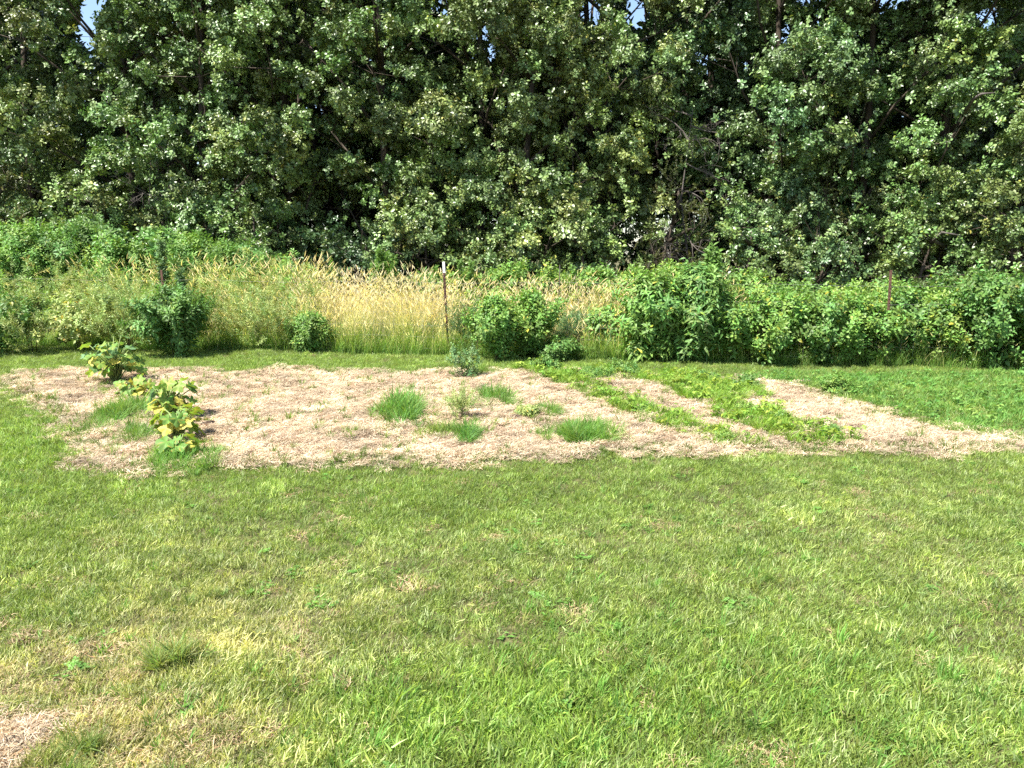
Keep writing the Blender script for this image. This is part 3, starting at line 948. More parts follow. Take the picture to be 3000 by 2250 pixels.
meadow('golden_grass', 240, 800, 1330, 0.15, 1.6, P_TALLD, (1.2, 1.42, 1.75), 0.6, 1.0, 'tall golden dry grass between the left thicket and the white tipped post', 81, -0.35)
meadow('golden_grass', 300, 1330, 1960, 0.5, 1.6, P_TALLD, (1.2, 1.38, 1.65), 0.6, 0.85, 'golden dry grass behind the shrubs past the white tipped post', 82, -0.1)
meadow('mixed_tall_grass', 420, 100, 860, 0.3, 2.2, P_TALLM, (1.6, 1.75, 1.7), 0.85, 1.25, 'tall mixed green and straw grass tangled in the left thicket', 83, -0.3)
meadow('mixed_tall_grass', 650, 900, 2150, 0.6, 2.3, P_TALLM, (1.6, 1.7, 1.6), 0.75, 1.05, 'paler green grass reaching up behind the golden stand', 84, -0.3)
meadow('uncut_edge_grass', 2400, -300, 3300, -0.15, 0.35, P_TALLG, (1.6, 1.9, 1.6), 0.3, 0.7, 'uncut green grass along the foot of the fence and hedge', 85, -0.6)
meadow('fence_foot_grass', 900, 560, 1980, -0.1, 0.7, P_TALLG, (1.9, 2.0, 1.9), 0.6, 1.05, 'knee high green grass leaning in front of the golden stand', 86, -0.5)
meadow('mixed_tall_grass', 460, 800, 1330, 0.05, 1.4, P_TALLM, (1.6, 1.85, 1.8), 0.6, 1.05, 'green grass blades mixed into the golden stand by the white tipped post', 88, -0.1)
meadow('hedge_gap_grass', 420, 2080, 3300, 0.2, 2.0, P_TALLG, (2.0, 2.1, 1.9), 0.6, 1.1, 'green grass growing up through the long hedge', 87, -0.6)

def thicket(name, n, sx0, sx1, d0, d1, coll, tintc, h0, h1, label, seed, ss=(0.6, 1.1)):
    d = rng.uniform(d0, d1, n); sx = rng.uniform(sx0, sx1, n); x = X(sx, 12.3); y = fence_y(x) + d
    h = rng.uniform(h0, h1, n) * (1 + 0.35 * vnoise(x, y, 0.5, seed))
    P = []; Dr = []; T = []
    c = np.array(tintc) * rng.uniform(0.75, 1.3, (n, 1)); c[:, 0] *= rng.uniform(0.8, 1.4, n)
    for i in range(n):
        k = 9; t = np.linspace(0.35, 1, k); ln = rng.normal(0, .16, 2)
        P.append(np.stack([x[i] + ln[0] * t * t, y[i] + ln[1] * t * t, h[i] * t], 1) + rng.normal(0, .03, (k, 3)))
        Dr.append(unit(k) * 0.8 + np.array([0, -0.1, 0.7])); T.append(np.repeat(c[i:i + 1], k, 0))
    P = np.concatenate(P)
    o = scatter(name, coll, P, aim(np.concatenate(Dr)), rng.uniform(ss[0], ss[1], len(P)), np.concatenate(T))
    return tag(o, label, 'undergrowth')


thicket('undergrowth', 520, -250, 900, 0.1, 1.9, P_FINE, GREENS['olive'], 0.6, 1.3, 'fine leafed weeds tangled through the left thicket', 101)
thicket('undergrowth', 260, -250, 860, 0.4, 2.4, P_SUMAC, GREENS['yellow'], 0.8, 1.35, 'brighter leafy stems filling the left thicket', 102, (0.5, 0.8))
thicket('undergrowth', 420, 2080, 3300, 0.15, 1.9, P_BERRY, GREENS['bright'], 0.45, 0.92, 'leafy stems filling the long hedge between its bushes', 103, (0.6, 1.0))
thicket('undergrowth', 200, 1330, 2080, 1.2, 2.3, P_BERRY, GREENS['yellow'], 0.6, 0.95, 'leafy stems filling the berry row behind the second golden patch', 104, (0.6, 0.9))

# ------------------------------------------------------------------ fence
fence = empty('wire_fence', (0, 0, 0), 'rusty steel post and wire fence running through the overgrown edge', 'fence')
m = MB()   # a studded T post, 1.5 m, tip painted white
PH = 1.47


def t_post(top_white):
    m = MB()
    w, tk = 0.018, 0.003
    def box(x0, x1, y0, y1, z0, z1):
        V = [(x0, y0, z0), (x1, y0, z0), (x1, y1, z0), (x0, y1, z0), (x0, y0, z1), (x1, y0, z1), (x1, y1, z1), (x0, y1, z1)]
        m.add(V, [(0, 3, 2, 1), (4, 5, 6, 7), (0, 1, 5, 4), (1, 2, 6, 5), (2, 3, 7, 6), (3, 0, 4, 7)], (1, 1, 1))
    box(-w, w, -tk, tk, -0.05, PH if not top_white else PH - 0.17)
    box(-tk, tk, tk, 0.032, -0.05, PH if not top_white else PH - 0.17)
    for i in range(22):
        z = 0.1 + i * 0.055
        if z < PH - 0.2: box(-0.006, 0.006, -0.010, -tk, z, z + 0.012)
    return m.mesh('post')


def t_tip():
    m = MB()
    V = []; w = 0.0195
    for z in (PH - 0.17, PH):
        V += [(-w, -0.0045, z), (w, -0.0045, z), (w, 0.0045, z), (0.0045, 0.0045, z), (0.0045, 0.034, z), (-0.0045, 0.034, z), (-0.0045, 0.0045, z), (-w, 0.0045, z)]
    f = [(i, (i + 1) % 8, 8 + (i + 1) % 8, 8 + i) for i in range(8)] + [tuple(range(8, 16)), tuple(reversed(range(8)))]
    m.add(V, f, (1, 1, 1))
    return m.mesh('painted_tip')


me_w, me_r, me_t = t_post(True), t_post(False), t_tip()
posts = [(1312, 1.0, True), (2604, 0.93, False), (2018, 0.97, False), (490, 0.9, False), (-350, 1.0, False), (3450, 1.0, False)]
tops = []
for sx, hs, white in posts:
    x0 = X(sx, 12.0)
    for _ in range(4): x0 = X(sx, fence_y(x0))
    y0 = fence_y(x0)
    p = link('post', me_w if white else me_r, fence, M_RUST)
    p.location = (x0, y0, 0); p.scale = (1, 1, hs)
    p.rotation_euler = (R(1.5), R(-2.2 if white else U(-2, 2)), R(U(-10, 10)))
    if white:
        tag(p, 'rusty post with a white painted tip')
        q = link('painted_tip', me_t, p, M_WHITE)
for zc, wr_ in ((0.12, .0014), (0.3, .0012), (0.48, .0012), (0.68, .0012), (0.9, .0012), (1.15, .0016)):
    m = MB()
    xs_ = np.linspace(-9.5, 9.5, 60)
    m.tube([(a, fence_y(a) - 0.03, zc + 0.012 * math.sin(a * 2.1) + 0.006 * math.sin(a * 9)) for a in xs_], [wr_] * 60, 4)
    link('wire', m.mesh('wire'), fence, M_WIRE)
m = MB()
for a in np.arange(-9.4, 9.4, 0.16):
    m.tube([(a, fence_y(a) - 0.03, 0.06), (a, fence_y(a) - 0.03, 0.9)], [.0010] * 2, 3)
o = link('mesh_wire', m.mesh('mesh_wire'), fence, M_WIRE); o['kind'] = 'stuff'

stake = MB()
stake.tube([(0, 0, 0), (0.01, 0, 1.4)], [0.012, 0.009], 6)
xx = X(1637, 13.6)
o = link('thin_stake', stake.mesh('thin_stake'), None, M_DEADWOOD); o.location = (xx, 13.6, 0)
tag(o, 'thin bare wooden stake standing among the low berry row', 'stake')

# ------------------------------------------------------------------ squash plants with big separate leaves
def squash_leaf(k, s=1.0):
    """lobed, cupped leaf, petiole joint at the origin, blade in +X"""
    n = 30
    m = MB(); V = [(0, 0, 0)]; C = [(1.15, 1.15, 1.1)]
    for ring, q in ((1, 0.5), (2, 1.0)):
        for i in range(n):
            a = 2 * math.pi * i / n
            lob = 1 + 0.20 * math.cos(5 * a) + 0.05 * math.cos(15 * a + k)
            notch = 1 - 0.75 * math.exp(-((abs(a - math.pi)) / 0.28) ** 2)
            rr = q * lob * notch * (1 + U(-.04, .04))
            x = 0.42 + rr * math.cos(a) * 0.55; y = rr * math.sin(a) * 0.52
            z = 0.10 * q * q * math.cos(5 * a + k) * 0.6 - 0.22 * (x ** 2 + y ** 2) * 0.8 + 0.12 * abs(y)
            V.append((x, y, z)); g = 1.0 if ring == 1 else U(0.85, 1.1)
            C.append((g, g, g))
    V[0] = (0.42, 0, 0.01)
    Fc = [(0, 1 + i, 1 + (i + 1) % n) for i in range(n)] + [(1 + i, 1 + n + i, 1 + n + (i + 1) % n, 1 + (i + 1) % n) for i in range(n)]
    m.add(V, Fc, C)
    return m


LEAFC = dict(g=(0.14, 0.25, 0.05), b=(0.15, 0.27, 0.12), y=(0.5, 0.44, 0.09), yg=(0.21, 0.31, 0.055), o=(0.42, 0.25, 0.06), d=(0.08, 0.16, 0.04))
_lm = {}


def leaf_mesh(c, k):
    key = (c, k)
    if key not in _lm:
        m = squash_leaf(k)
        cc = LEAFC[c]
        m.c = [tuple(a * b for a, b in zip(q, cc)) for q in m.c]
        if c in ('yg', 'g'):
            m.c = [tuple(a + (b - a) * (0.6 if U(0, 1) < 0.12 else 0) for a, b in zip(q, LEAFC['y'])) for q in m.c]
        _lm[key] = m.mesh('leaf', True)
    return _lm[key]


def squash(label, sx, base, wpx, top, mix, n, size=0.2, low=0.25):
    gx_, gy_ = G(sx, base)
    h = Z(top, gy_); r = wpx / 2.9297 / F * gy_
    o = empty('squash_plant', (gx_, gy_, float(bedz(np.array([gx_]), np.array([gy_]))[0]) - 0.01), label, 'squash plant', 'squash plants in the straw bed')
    h *= 1.12
    m = MB()
    m.tube([(0, 0, 0), (0.02, 0.01, 0.05), (0.05, 0.02, 0.10)], [0.022, 0.02, 0.012], 7, (0.16, 0.2, 0.07))
    link('stem', m.mesh('stem', True), o, M_STEM)
    for i in range(n):
        a = i * 2.4 + U(-0.4, 0.4); q = math.sqrt((i + 0.5) / n)
        t = (0.2 + 0.8 * U(0, 1)) * (1 - 0.25 * q)
        e = Vector((r * 0.85 * q * math.cos(a), r * 0.7 * q * math.sin(a), max(0.07, h * (low + (1 - low) * max(0.1, t)) - 0.03)))
        c = random.choice(mix[0] if t > 0.55 else mix[1])
        s = size * U(0.65, 1.1)
        st = MB()
        b = Vector((U(-.03, .03), U(-.03, .03), 0.02))
        mid = b.lerp(e, 0.5) + Vector((0, 0, 0.05)) - Vector((e.x, e.y, 0)) * 0.12
        st.tube([b - e, mid - e, Vector((0, 0, 0))], [0.008, 0.0065, 0.005], 5, (0.18, 0.24, 0.075))
        lf = link('leaf', leaf_mesh(c, random.randrange(3)), o, M_BIGLEAF)
        lf.location = e; lf.scale = (s, s, s)
        az = a + U(-.5, .5)
        lf.rotation_euler = (U(-.6, .6), U(-0.1, 0.95), az)
        sk = link('leaf_stalk', st.mesh('leaf_stalk', True), lf, M_STEM)
        from mathutils import Matrix, Euler
        Mx = Matrix.LocRotScale(e, lf.rotation_euler, (s, s, s))
        sk.matrix_parent_inverse = Mx.inverted() @ Matrix.Translation(e)
    return o


squash('big squash plant with blue green upper leaves and yellow lower leaves', 340, 1128, 85, 985, (['b', 'b', 'g', 'yg'], ['yg', 'y', 'yg', 'g', 'd']), 72, 0.125, 0.16)
squash('small squash plant with one curled yellow leaf just below the big one', 400, 1165, 60, 1095, (['y', 'yg', 'g'], ['y', 'g']), 22, 0.12)
squash('squash plant with dark leaves on top and orange leaves inside', 505, 1235, 72, 1110, (['g', 'd', 'yg', 'yg'], ['y', 'o', 'yg', 'yg', 'yg', 'g', 'y']), 46, 0.125, 0.16)
squash('low yellow green squash plant on the weedy mound', 525, 1300, 66, 1195, (['yg', 'g', 'yg'], ['y', 'g', 'yg']), 34, 0.115, 0.2)
squash('nearest squash plant with wilted yellow leaves on the mound foot', 525, 1350, 52, 1260, (['g', 'yg'], ['y', 'g']), 18, 0.12)

# ------------------------------------------------------------------ tufts and weeds in the bed
def tuft(label, sx, base, hw, hh, top, c=(0.095, 0.205, 0.052), n=60, coll=None, name='grass_tuft', cat='grass tuft'):
    x0, y0 = G(sx, base)
    x1 = G(sx + hw, base)[0] - x0
    y1 = G(sx, base - hh)[1] - y0
    H = Z(top, y0)
    o = empty(name, (x0, y0, float(hgt(np.array(x0), np.array(y0)))), label, cat, 'tufts growing in the straw bed')
    q = np.sqrt(rng.random(n)); a = rng.uniform(0, 6.28, n)
    ns_ = max(3, n // 14)
    cx = rng.normal(0, 0.5, ns_); cy = rng.normal(0, 0.5, ns_); ch = rng.uniform(0.55, 1.15, ns_); w_ = rng.integers(0, ns_, n)
    ux = cx[w_] + rng.normal(0, 0.22, n); uy = cy[w_] + rng.normal(0, 0.3, n)
    q = np.minimum(1, np.hypot(ux, uy))
    P = np.stack([x1 * ux, y1 * uy, np.full(n, 0.015)], 1)
    t = np.array(c) * 1.35 * rng.uniform(0.7, 1.25, (n, 1)); t[:, 0] *= rng.uniform(0.8, 1.4, n)
    s = (0.6 + 0.4 * (1 - q)) * max(0.35, H / 0.19) * rng.uniform(0.5, 1.25, n) * ch[w_]
    rt = upright(n, 0.3)
    f = scatter('blade_mass' if coll is None else 'foliage', coll or P_TUFT, P, rt, s, t, parent=o)
    return o


tuft('large grass tuft nearest the straw centre, first of a slanting line', 1185, 1222, 82, 32, 1140, n=200)
tuft('ragged grass tuft spreading below the large one', 1280, 1268, 75, 22, 1220, n=100, c=(0.11, 0.19, 0.05))
tuft('grass tuft at the lower end of the slanting line', 1375, 1285, 60, 24, 1225, n=100)
tuft('yellow green thin tuft touching the lower straw', 1240, 1285, 40, 12, 1245, n=30, c=(0.12, 0.2, 0.04))
tuft('rounded grass tuft in the upper straw under the bluish weed', 1445, 1178, 66, 22, 1122, n=130)
tuft('small round grass tuft alone in the straw', 1605, 1232, 52, 20, 1185, n=80)
tuft('dense bright grass tuft closest to the lawn edge', 1725, 1292, 90, 30, 1222, n=220, c=(0.10, 0.215, 0.05))
tuft('mounded grass strip along the bed top before the post', 1150, 1098, 115, 10, 1078, n=150, c=(0.08, 0.17, 0.03))
tuft('short grass mound on the bed top past the post', 1430, 1096, 55, 10, 1075, n=80, c=(0.09, 0.17, 0.03))
tuft('weedy mound under the middle squash plants', 370, 1215, 85, 36, 1155, n=230, c=(0.10, 0.205, 0.05))
tuft('green grass mound beside the low squash plant', 440, 1285, 80, 28, 1225, n=150, c=(0.09, 0.18, 0.045))
tuft('grass mound at the foot of the nearest squash plant', 545, 1362, 95, 28, 1300, n=230, c=(0.10, 0.215, 0.05))
tuft('grass tuft leaning over the bare corner of the lawn', 200, 2240, 150, 60, 2165, n=38, c=(0.125, 0.2, 0.055))
tuft('pale grass tuft with a dark base standing in the lawn', 500, 1960, 120, 40, 1880, n=34, c=(0.16, 0.22, 0.075))
tuft('shaded hollow tuft higher in the lawn', 560, 1780, 110, 30, 1740, n=26, c=(0.13, 0.2, 0.06))
tuft('coarse tuft in the olive part of the lawn', 2240, 1690, 75, 30, 1630, n=26, c=(0.12, 0.2, 0.05))


def small_weed(label, sx, base, hw, top, kind, color, dens=1.0, scale=0.6, cat='weed'):
    o = bush('weed', cat, label, 'small weeds in the straw bed', sx, base, top, hw, None, kind, color, scale=scale, dens=dens)
    return o


small_weed('sprawling bluish weed at the bed top beside the post', 1365, 1110, 50, 1020, 'berry', 'blue', 0.16, 0.42)
small_weed('dark leafed weed in the middle of the bed top', 1605, 1100, 40, 1062, 'berry', 'mid', 0.25)
small_weed('bean like weed with upright dark leaves on the wide row', 1845, 1105, 45, 1068, 'berry', 'mid', 0.3)
small_weed('light green vine weed at the top of the wide row', 2020, 1105, 32, 1085, 'berry', 'yellow', 0.8, 0.7)
small_weed('dark leafed vine weed next to the light green one', 2085, 1118, 30, 1092, 'berry', 'mid', 0.7)
small_weed('leafy weed rising from the wide row beside the upper straw', 2200, 1140, 30, 1105, 'berry', 'mid', 0.6)
small_weed('bright weed at the inner corner of the leafy field', 2465, 1150, 35, 1108, 'berry', 'bright', 0.6, 0.8)
small_weed('bean plant with dark leaves near the lower end of the wide row', 2300, 1245, 16, 1222, 'berry', 'mid', 0.4, 0.7)
small_weed('bean plant with bright leaves part way along the wide row', 2190, 1215, 24, 1188, 'berry', 'yellow', 0.6, 0.7)
small_weed('bean plant on the narrow row half way down', 1900, 1215, 24, 1190, 'berry', 'bright', 0.6, 0.7)
small_weed('bright yellow green sprout at the narrow row end', 2140, 1302, 20, 1278, 'berry', 'yellow', 0.6, 0.7)
small_weed('tiny leafy sprout alone in the open straw', 2455, 1282, 18, 1268, 'berry', 'mid', 0.8, 0.5)
small_weed('thin grey weed leaning between two grass tufts', 1345, 1235, 32, 1165, 'fine', 'olive', 0.12, 0.6)
small_weed('pale scraggly weed beside the dark clod', 1545, 1235, 35, 1205, 'berry', 'olive', 0.25, 0.5)
small_weed('weed with yellowing leaves over the wide row top', 1740, 1118, 60, 1090, 'berry', 'bright', 0.5, 0.7)


def clod(label, sx, sy, w, seed):
    x0, y0 = G(sx, sy)
    r = w / 2.9297 / F * y0
    import bmesh
    bm = bmesh.new(); bmesh.ops.create_icosphere(bm, subdivisions=3, radius=1)
    for v in bm.verts:
        k = 1 + 0.55 * mnoise.noise(v.co * 1.8 + Vector((seed, 0, 0))) + 0.2 * mnoise.noise(v.co * 5 + Vector((seed, 3, 0)))
        v.co = Vector((v.co.x * r * k, v.co.y * r * 0.7 * k, v.co.z * r * 0.4 * k))
    me = bpy.data.meshes.new('soil_clod'); bm.to_mesh(me); bm.free()
    o = link('soil_clod', me, None, M_DIRT)
    o.location = (x0, y0, float(bedz(np.array([x0]), np.array([y0]))[0]) + r * 0.05)
    tag(o, label, 'soil clod', 'dark soil clods on the straw')


clod('dark soil clod right beside the low squash plant', 615, 1258, 26, 1)
clod('dark clod with a hole in the open straw of the centre', 1512, 1240, 18, 2)
clod('reddish clod in the straw far below the squash plants', 780, 1325, 14, 3)
clod('tiny clod under the big squash plant', 280, 1148, 10, 4)
clod('small clod near the lower tuft', 1365, 1308, 14, 5)
clod('small clod in the straw of the far corner', 205, 1170, 12, 6)

# ------------------------------------------------------------------ trees
GAPS = [(262, 40, 34, 150), (1415, 95, 22, 45), (1440, 165, 18, 40), (1735, 40, 26, 45), (1700, 55, 20, 30), (1865, 50, 34, 55), (2300, 110, 22, 50), (2390, 80, 22, 24),
        (2600, 15, 60, 22), (2350, 10, 30, 24), (2890, 60, 44, 40), (2060, 180, 20, 18), (1305, 35, 24, 18), (2175, 190, 14, 14), (2515, 140, 14, 18), (1900, 130, 16, 16)]


def in_gap(Pw, mg=0):
    """openings in the canopy through which the sky shows"""
    x, y, z = Pw[:, 0], Pw[:, 1], Pw[:, 2] - CAM_H
    c, s = math.cos(TH), math.sin(TH)
    fw = y * c - z * s; up = y * s + z * c
    u = (512 + F * x / fw) * 2.9297; v = (384 - F * up / fw) * 2.9297
    k = np.zeros(len(x), bool)
    for gx_, gy_, rx, ry in GAPS:
        k |= ((u - gx_) / (rx + mg)) ** 2 + ((v - gy_) / (ry + mg)) ** 2 < rng.uniform(0.8, 1.25, len(x))
    return k


def tree(label, sx, D, H, Rr, tintc, z0=0.5, nclump=95, group=None, name='oak_tree', lean=0.0, r0=0.10, per=96, coll=None, leaf_s=0.68, cr=(0.26, 0.78)):
    coll = coll or P_OAK
    xx = X(sx, D)
    o = empty(name, (xx, D, 0), label, 'tree', group)
    m = MB()
    px, py = U(-.3, .3), U(-.3, .3)
    pts = [Vector((0, 0, -0.1))]
    for i in range(1, 9):
        t = i / 8
        pts.append(Vector((lean * t * H * 0.2 + px * math.sin(t * 4) * 0.8, py * math.sin(t * 3.1), H * 0.92 * t)))
    m.tube(pts, [r0 * (1.25 - 0.25 * min(1, i * 3)) * (1 - 0.85 * i / 8) + 0.012 for i in range(9)], 9)
    link('trunk', m.mesh('trunk', True), o, M_BARK)
    lm = MB()
    cs = []
    nb = max(5, int(nclump / 4.1))
    for i in range(nb):
        t = (i + U(0, 1)) / nb
        z = z0 + (H - z0) * t
        prof = min(1, 0.7 + 1.0 * t) if t < 0.4 else math.sqrt(max(0.02, 1 - ((t - 0.4) / 0.62) ** 2.4))
        a = i * 2.4 + U(-.5, .5)
        rad = Rr * prof * U(0.5, 0.95)
        B = Vector((rad * math.cos(a) + lean * t * H * 0.2, rad * math.sin(a), z))
        k = min(7, max(0, int((z - rad * 0.45) / (H * 0.92) * 8)))
        b = pts[k]
        mid = b.lerp(B, 0.5) + Vector((U(-.2, .2), U(-.2, .2), U(-0.1, .25)))
        lm.tube([b, mid, B], [0.045, 0.028, 0.012], 5)
        br = U(0.7, 1.25) * cr[1] * 1.3
        for j in range(9):
            d = rdir(-0.35, 1.0)
            c = B + Vector((d.x * br, d.y * br, d.z * br * 0.9))
            cs.append((c, U(0.5, 1.2) * cr[1] * 0.5))
            if j % 2 == 0: lm.tube([mid.lerp(B, U(.3, 1)), c], [0.012, 0.005], 3, cap=False)
    lo = link('limb_mass', lm.mesh('limb_mass', True), o, M_BARK); lo['kind'] = 'stuff'
    P = []; Dr = []; T = []
    base = np.array([xx, D, 0])
    for c, r in cs:
        n_ = int(per * (r / 0.42) ** 1.8 * 0.5)
        v = unit(n_)
        v[:, 2] = np.where((v[:, 2] < -0.15) & (rng.random(n_) < 0.75), -v[:, 2], v[:, 2])
        rr = r * rng.uniform(0.6, 1.0, n_)[:, None]
        p = np.array(c) + v * rr * np.array([1, 1, random.choice([0.7, 0.9, 1.15])]) - v * 0.1 + rng.normal(0, 0.07, (n_, 3))
        P.append(p); Dr.append(v + np.array([0, -0.1, 0.45]))
        T.append(np.array(tintc) * rng.uniform(0.7, 1.35) * np.array([rng.uniform(0.9, 1.25), 1, rng.uniform(0.85, 1.15)]) * rng.uniform(0.75, 1.25, (n_, 1)))
    # loose boughs between the clumps
    nf = int(len(cs) * per * 0.025)
    tz = rng.random(nf); az = rng.uniform(0, 6.28, nf)
    pf = np.where(tz < 0.4, np.minimum(1, 0.65 + 1.2 * tz), np.sqrt(np.maximum(0.02, 1 - (np.abs(tz - 0.4) / 0.62) ** 2.4)))
    rf = Rr * pf * rng.uniform(0.55, 1.12, nf)
    P.append(np.stack([rf * np.cos(az) + lean * tz * H * 0.2, rf * np.sin(az), z0 + (H - z0) * tz], 1))
    Dr.append(np.stack([np.cos(az), np.sin(az), np.full(nf, 0.5)], 1))
    T.append(np.array(tintc) * rng.uniform(0.7, 1.2, (nf, 1)))
    P = np.concatenate(P); Dr = np.concatenate(Dr); T = np.concatenate(T)
    k = ~in_gap(P + base) & (P[:, 2] > 0.1)
    P, Dr, T = P[k], Dr[k], T[k]
    scatter('crown', coll, P, aim(Dr + 0.5 * unit(len(P))), rng.uniform(0.6, 1.3, len(P)) * leaf_s, T, parent=o)
    return o


GT = 'oaks along the front of the woods'
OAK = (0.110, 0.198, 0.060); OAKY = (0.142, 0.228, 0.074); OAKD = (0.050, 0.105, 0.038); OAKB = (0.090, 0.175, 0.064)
for a in [(20, 18.6, 11.5, 2.0, OAKY, 'oak at the frame edge with pale leaves before the narrow V of sky'),
          (420, 18.8, 12.5, 2.3, OAKY, 'oak just after the narrow V of sky, with pale crown tips'),
          (640, 17.8, 8.5, 1.9, OAK, 'shorter oak bulging forward over the feathery bushes'),
          (860, 18.4, 12.5, 2.3, OAKY, 'tall oak above the start of the golden grass'),
          (1130, 18.0, 12.0, 2.1, OAK, 'oak straight behind the cluster of spiky weeds'),
          (1400, 18.3, 11.5, 2.2, OAKY, 'oak right behind the white tipped post, under the blue sky gap'),
          (1560, 17.6, 7.6, 1.8, OAKY, 'broad low oak with a dark trunk showing through its middle'),
          (1760, 18.2, 12.0, 2.1, OAKY, 'oak just before the grey dead branches'),
          (2230, 18.3, 12.0, 2.3, OAKB, 'blue green oak just after the grey dead branches'),
          (2480, 17.8, 11.5, 2.1, OAK, 'oak over the dip of the long hedge'),
          (2740, 17.4, 12.0, 2.2, OAK, 'oak with a pale forked limb showing low down'),
          (2940, 16.8, 9.5, 2.2, OAKY, 'light green oak leaning over the tall end shrub')]:
    tree(a[5], a[0], a[1], a[2], a[3], a[4], group=GT, z0=1.1, nclump=int(105 * a[2] / 11))
GT2 = 'taller trees standing behind the front oaks'
for a in [(-200, 22, 12.0, 2.6, 'back tree filling the corner behind the edge oak'),
          (560, 22.2, 13.0, 2.8, 'dark back tree seen between the V of sky and the shorter oak'),
          (1010, 22, 13.0, 2.8, 'dark back tree over the spiky weeds'),
          (1330, 22.5, 12.6, 2.4, 'back tree whose bare trunk shows behind the post oak'),
          (1620, 22, 12.6, 2.6, 'back tree topping the broad low oak'),
          (1990, 21.5, 12.5, 2.6, 'back tree rising behind the grey dead branches'),
          (2360, 22, 12.6, 2.6, 'back tree beside the whitish cloud gap'),
          (2680, 21.5, 12.6, 2.6, 'back tree with a thin brown top near the bright corner'),
          (3120, 21, 12.6, 2.8, 'back tree at the far corner of the woods')]:
    tree(a[4], a[0], a[1], a[2], a[3], OAKD if a[0] != 3120 else OAK, group=GT2, z0=1.8, nclump=80, r0=0.13, per=44, leaf_s=1.0, cr=(0.5, 0.95))  # OAKD's darker leaf colour paints in the shaded voids behind the front oaks
# young growth at the woods' foot
GS = 'saplings at the foot of the woods'
for sx, D, H, Rr, c, lab in [(150, 16.8, 2.9, 0.9, OAK, 'sapling in the dark gap behind the highest thicket bush'),
                             (330, 17.0, 3.4, 1.0, OAKY, 'pale leafed sapling spreading over the thicket middle'),
                             (760, 16.6, 3.0, 1.0, OAK, 'sapling spreading low behind the thicket end'),
                             (1090, 16.4, 2.2, 0.8, OAKD, 'dark sapling behind the spiky weeds'),
                             (1250, 16.5, 2.7, 0.9, OAKY, 'sapling with a pale bough before the white tipped post'),
                             (1480, 16.5, 3.0, 1.0, OAKY, 'light sapling directly past the white tipped post'),
                             (1700, 16.5, 2.6, 0.9, OAK, 'sapling behind the centre of the berry row'),
                             (2180, 16.4, 2.6, 0.9, OAK, 'sapling between the feathery weed and the dark hollow'),
                             (2400, 16.2, 2.2, 0.8, OAKB, 'blue green sapling over the hedge dip'),
                             (2700, 16.0, 2.6, 0.9, OAK, 'sapling beyond the rusty post'),
                             (2930, 15.6, 2.8, 0.9, OAKY, 'sapling joining the tall end shrub')]:
    tree(lab, sx, D, H * 0.85, Rr * 0.85, c, z0=0.4, nclump=22, group=GS, name='oak_sapling', r0=0.035, per=60, cr=(0.3, 0.5))
# cedars
for sx, D, H, Rr, lab in [(20, 16.9, 3.3, 0.75, 'dull olive cedar in the shade at the frame edge'),
                          (1965, 17.0, 3.2, 0.7, 'olive cedar below the grey dead branches'),
                          (2370, 17.0, 3.0, 0.6, 'brownish cedar in the shade over the long hedge')]:
    tree(lab, sx, D, H, Rr, (0.075, 0.095, 0.02), z0=0.3, nclump=40, group='small cedars', name='cedar_tree', r0=0.05, per=50, coll=P_CEDAR, cr=(0.2, 0.34))

# the depth of the woods behind
n = 26000
x = rng.uniform(-26, 26, n); y = rng.uniform(24, 33, n); z = rng.uniform(0.3, 11.5, n)
k = (np.abs(x) < 3 + 0.8 * y) & (vnoise(x, z, 1.5, 91) > -0.3)
P = np.stack([x, y, z], 1)[k]
P = P[(P[:, 2] > 2.5) | (rng.random(len(P)) < 0.4)]
P = P[~in_gap(P, 26)]
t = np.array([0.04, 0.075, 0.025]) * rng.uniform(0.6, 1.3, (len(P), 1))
o = scatter('woods', P_OAK, P, aim(unit(len(P)) + np.array([0, 0, 0.5])), rng.uniform(1.8, 3.0, len(P)), t)
tag(o, 'dense dark woods filling the space behind the trees', 'woods')
m = MB()
for i in range(60):
    x0 = U(-20, 20); y0 = U(19.5, 30)
    if abs(x0 - X(262, y0)) < 1.3: continue
    m.tube([(x0, y0, -0.1), (x0 + U(-.3, .3), y0, 5), (x0 + U(-.6, .6), y0, 11)], [U(.08, .17), .09, .03], 7)
o = link('woods_trunk_mass', m.mesh('woods_trunk_mass', True), None, M_BARK)
tag(o, 'dark trunks standing in the depth of the woods', 'trunks', None, 'stuff')


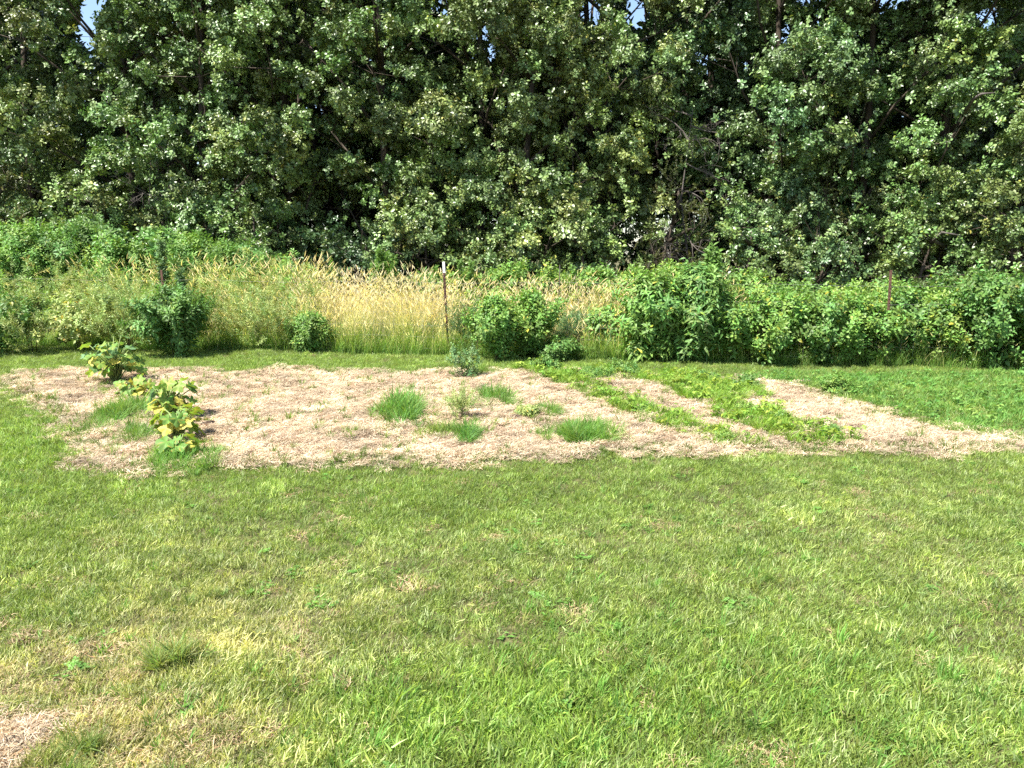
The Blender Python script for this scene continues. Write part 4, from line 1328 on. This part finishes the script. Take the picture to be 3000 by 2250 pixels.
# ------------------------------------------------------------------ dead branches
def dead_tree(label, sx, D, H, nb, r0, spread):
    o = empty('dead_tree', (X(sx, D), D, 0), label, 'dead tree')
    m = MB()
    pts = [Vector((0, 0, -0.1)), Vector((0.08, 0, H * 0.3)), Vector((-0.12, 0.05, H * 0.6)), Vector((0.05, 0, H))]
    m.tube(pts, [r0, r0 * .8, r0 * .5, r0 * .2], 7)
    link('trunk', m.mesh('trunk', True), o, M_DEADWOOD)
    m = MB()

    def grow(p, d, L, r, lev):
        n_ = 4; q = [p]
        for i in range(n_):
            d = (d + rdir() * 0.35 + Vector((0, 0, -0.10))).normalized()
            q.append(q[-1] + d * L / n_)
        m.tube(q, [r * (1 - 0.18 * i) for i in range(n_ + 1)], 4 if lev else 5, cap=False)
        if lev < 3:
            for _ in range(4 if lev < 2 else 3):
                k = random.randint(1, n_)
                grow(q[k], (d + rdir() * 0.9).normalized(), L * U(0.4, 0.65), r * 0.5, lev + 1)
    for i in range(nb):
        t = U(0.25, 1); k = min(2, int(t * 3)); b = pts[k].lerp(pts[k + 1], t * 3 - k)
        grow(b, (rdir(-0.2, 0.6) + Vector((0, -0.5, 0))).normalized(), spread * U(0.6, 1), 0.02, 0)
    t_ = link('twig_mass', m.mesh('twig_mass'), o, M_DEADWOOD); t_['kind'] = 'stuff'


dead_tree('bare grey dead tree with tangled drooping twigs between two oaks', 2000, 17.1, 4.6, 13, 0.035, 1.15)
dead_tree('bare dead twigs showing under the shorter oak', 470, 17.0, 3.6, 5, 0.03, 0.9)


def bare_limb(label, pts, r0):
    p0 = Vector(pts[0])
    o = empty('bare_limb', p0, label, 'branch')
    m = MB(); q = [Vector(p) - p0 for p in pts]
    m.tube(q, [r0 * (1 - 0.7 * i / (len(q) - 1)) for i in range(len(q))], 6)
    link('branch', m.mesh('branch', True), o, M_DEADWOOD)


def W(sx, sy, D): return (X(sx, D), D, Z(sy, D))


bare_limb('pale forked dead limb showing low in the woods over the end shrub', [W(2760, 730, 16.6), W(2715, 705, 15.4), W(2735, 680, 15.2), W(2790, 690, 15.2)], 0.04)
bare_limb('pale broken limb high in the oak above the end shrub', [W(2770, 330, 15.6), W(2790, 290, 15.1), W(2810, 275, 15.0), W(2850, 272, 15.0)], 0.04)
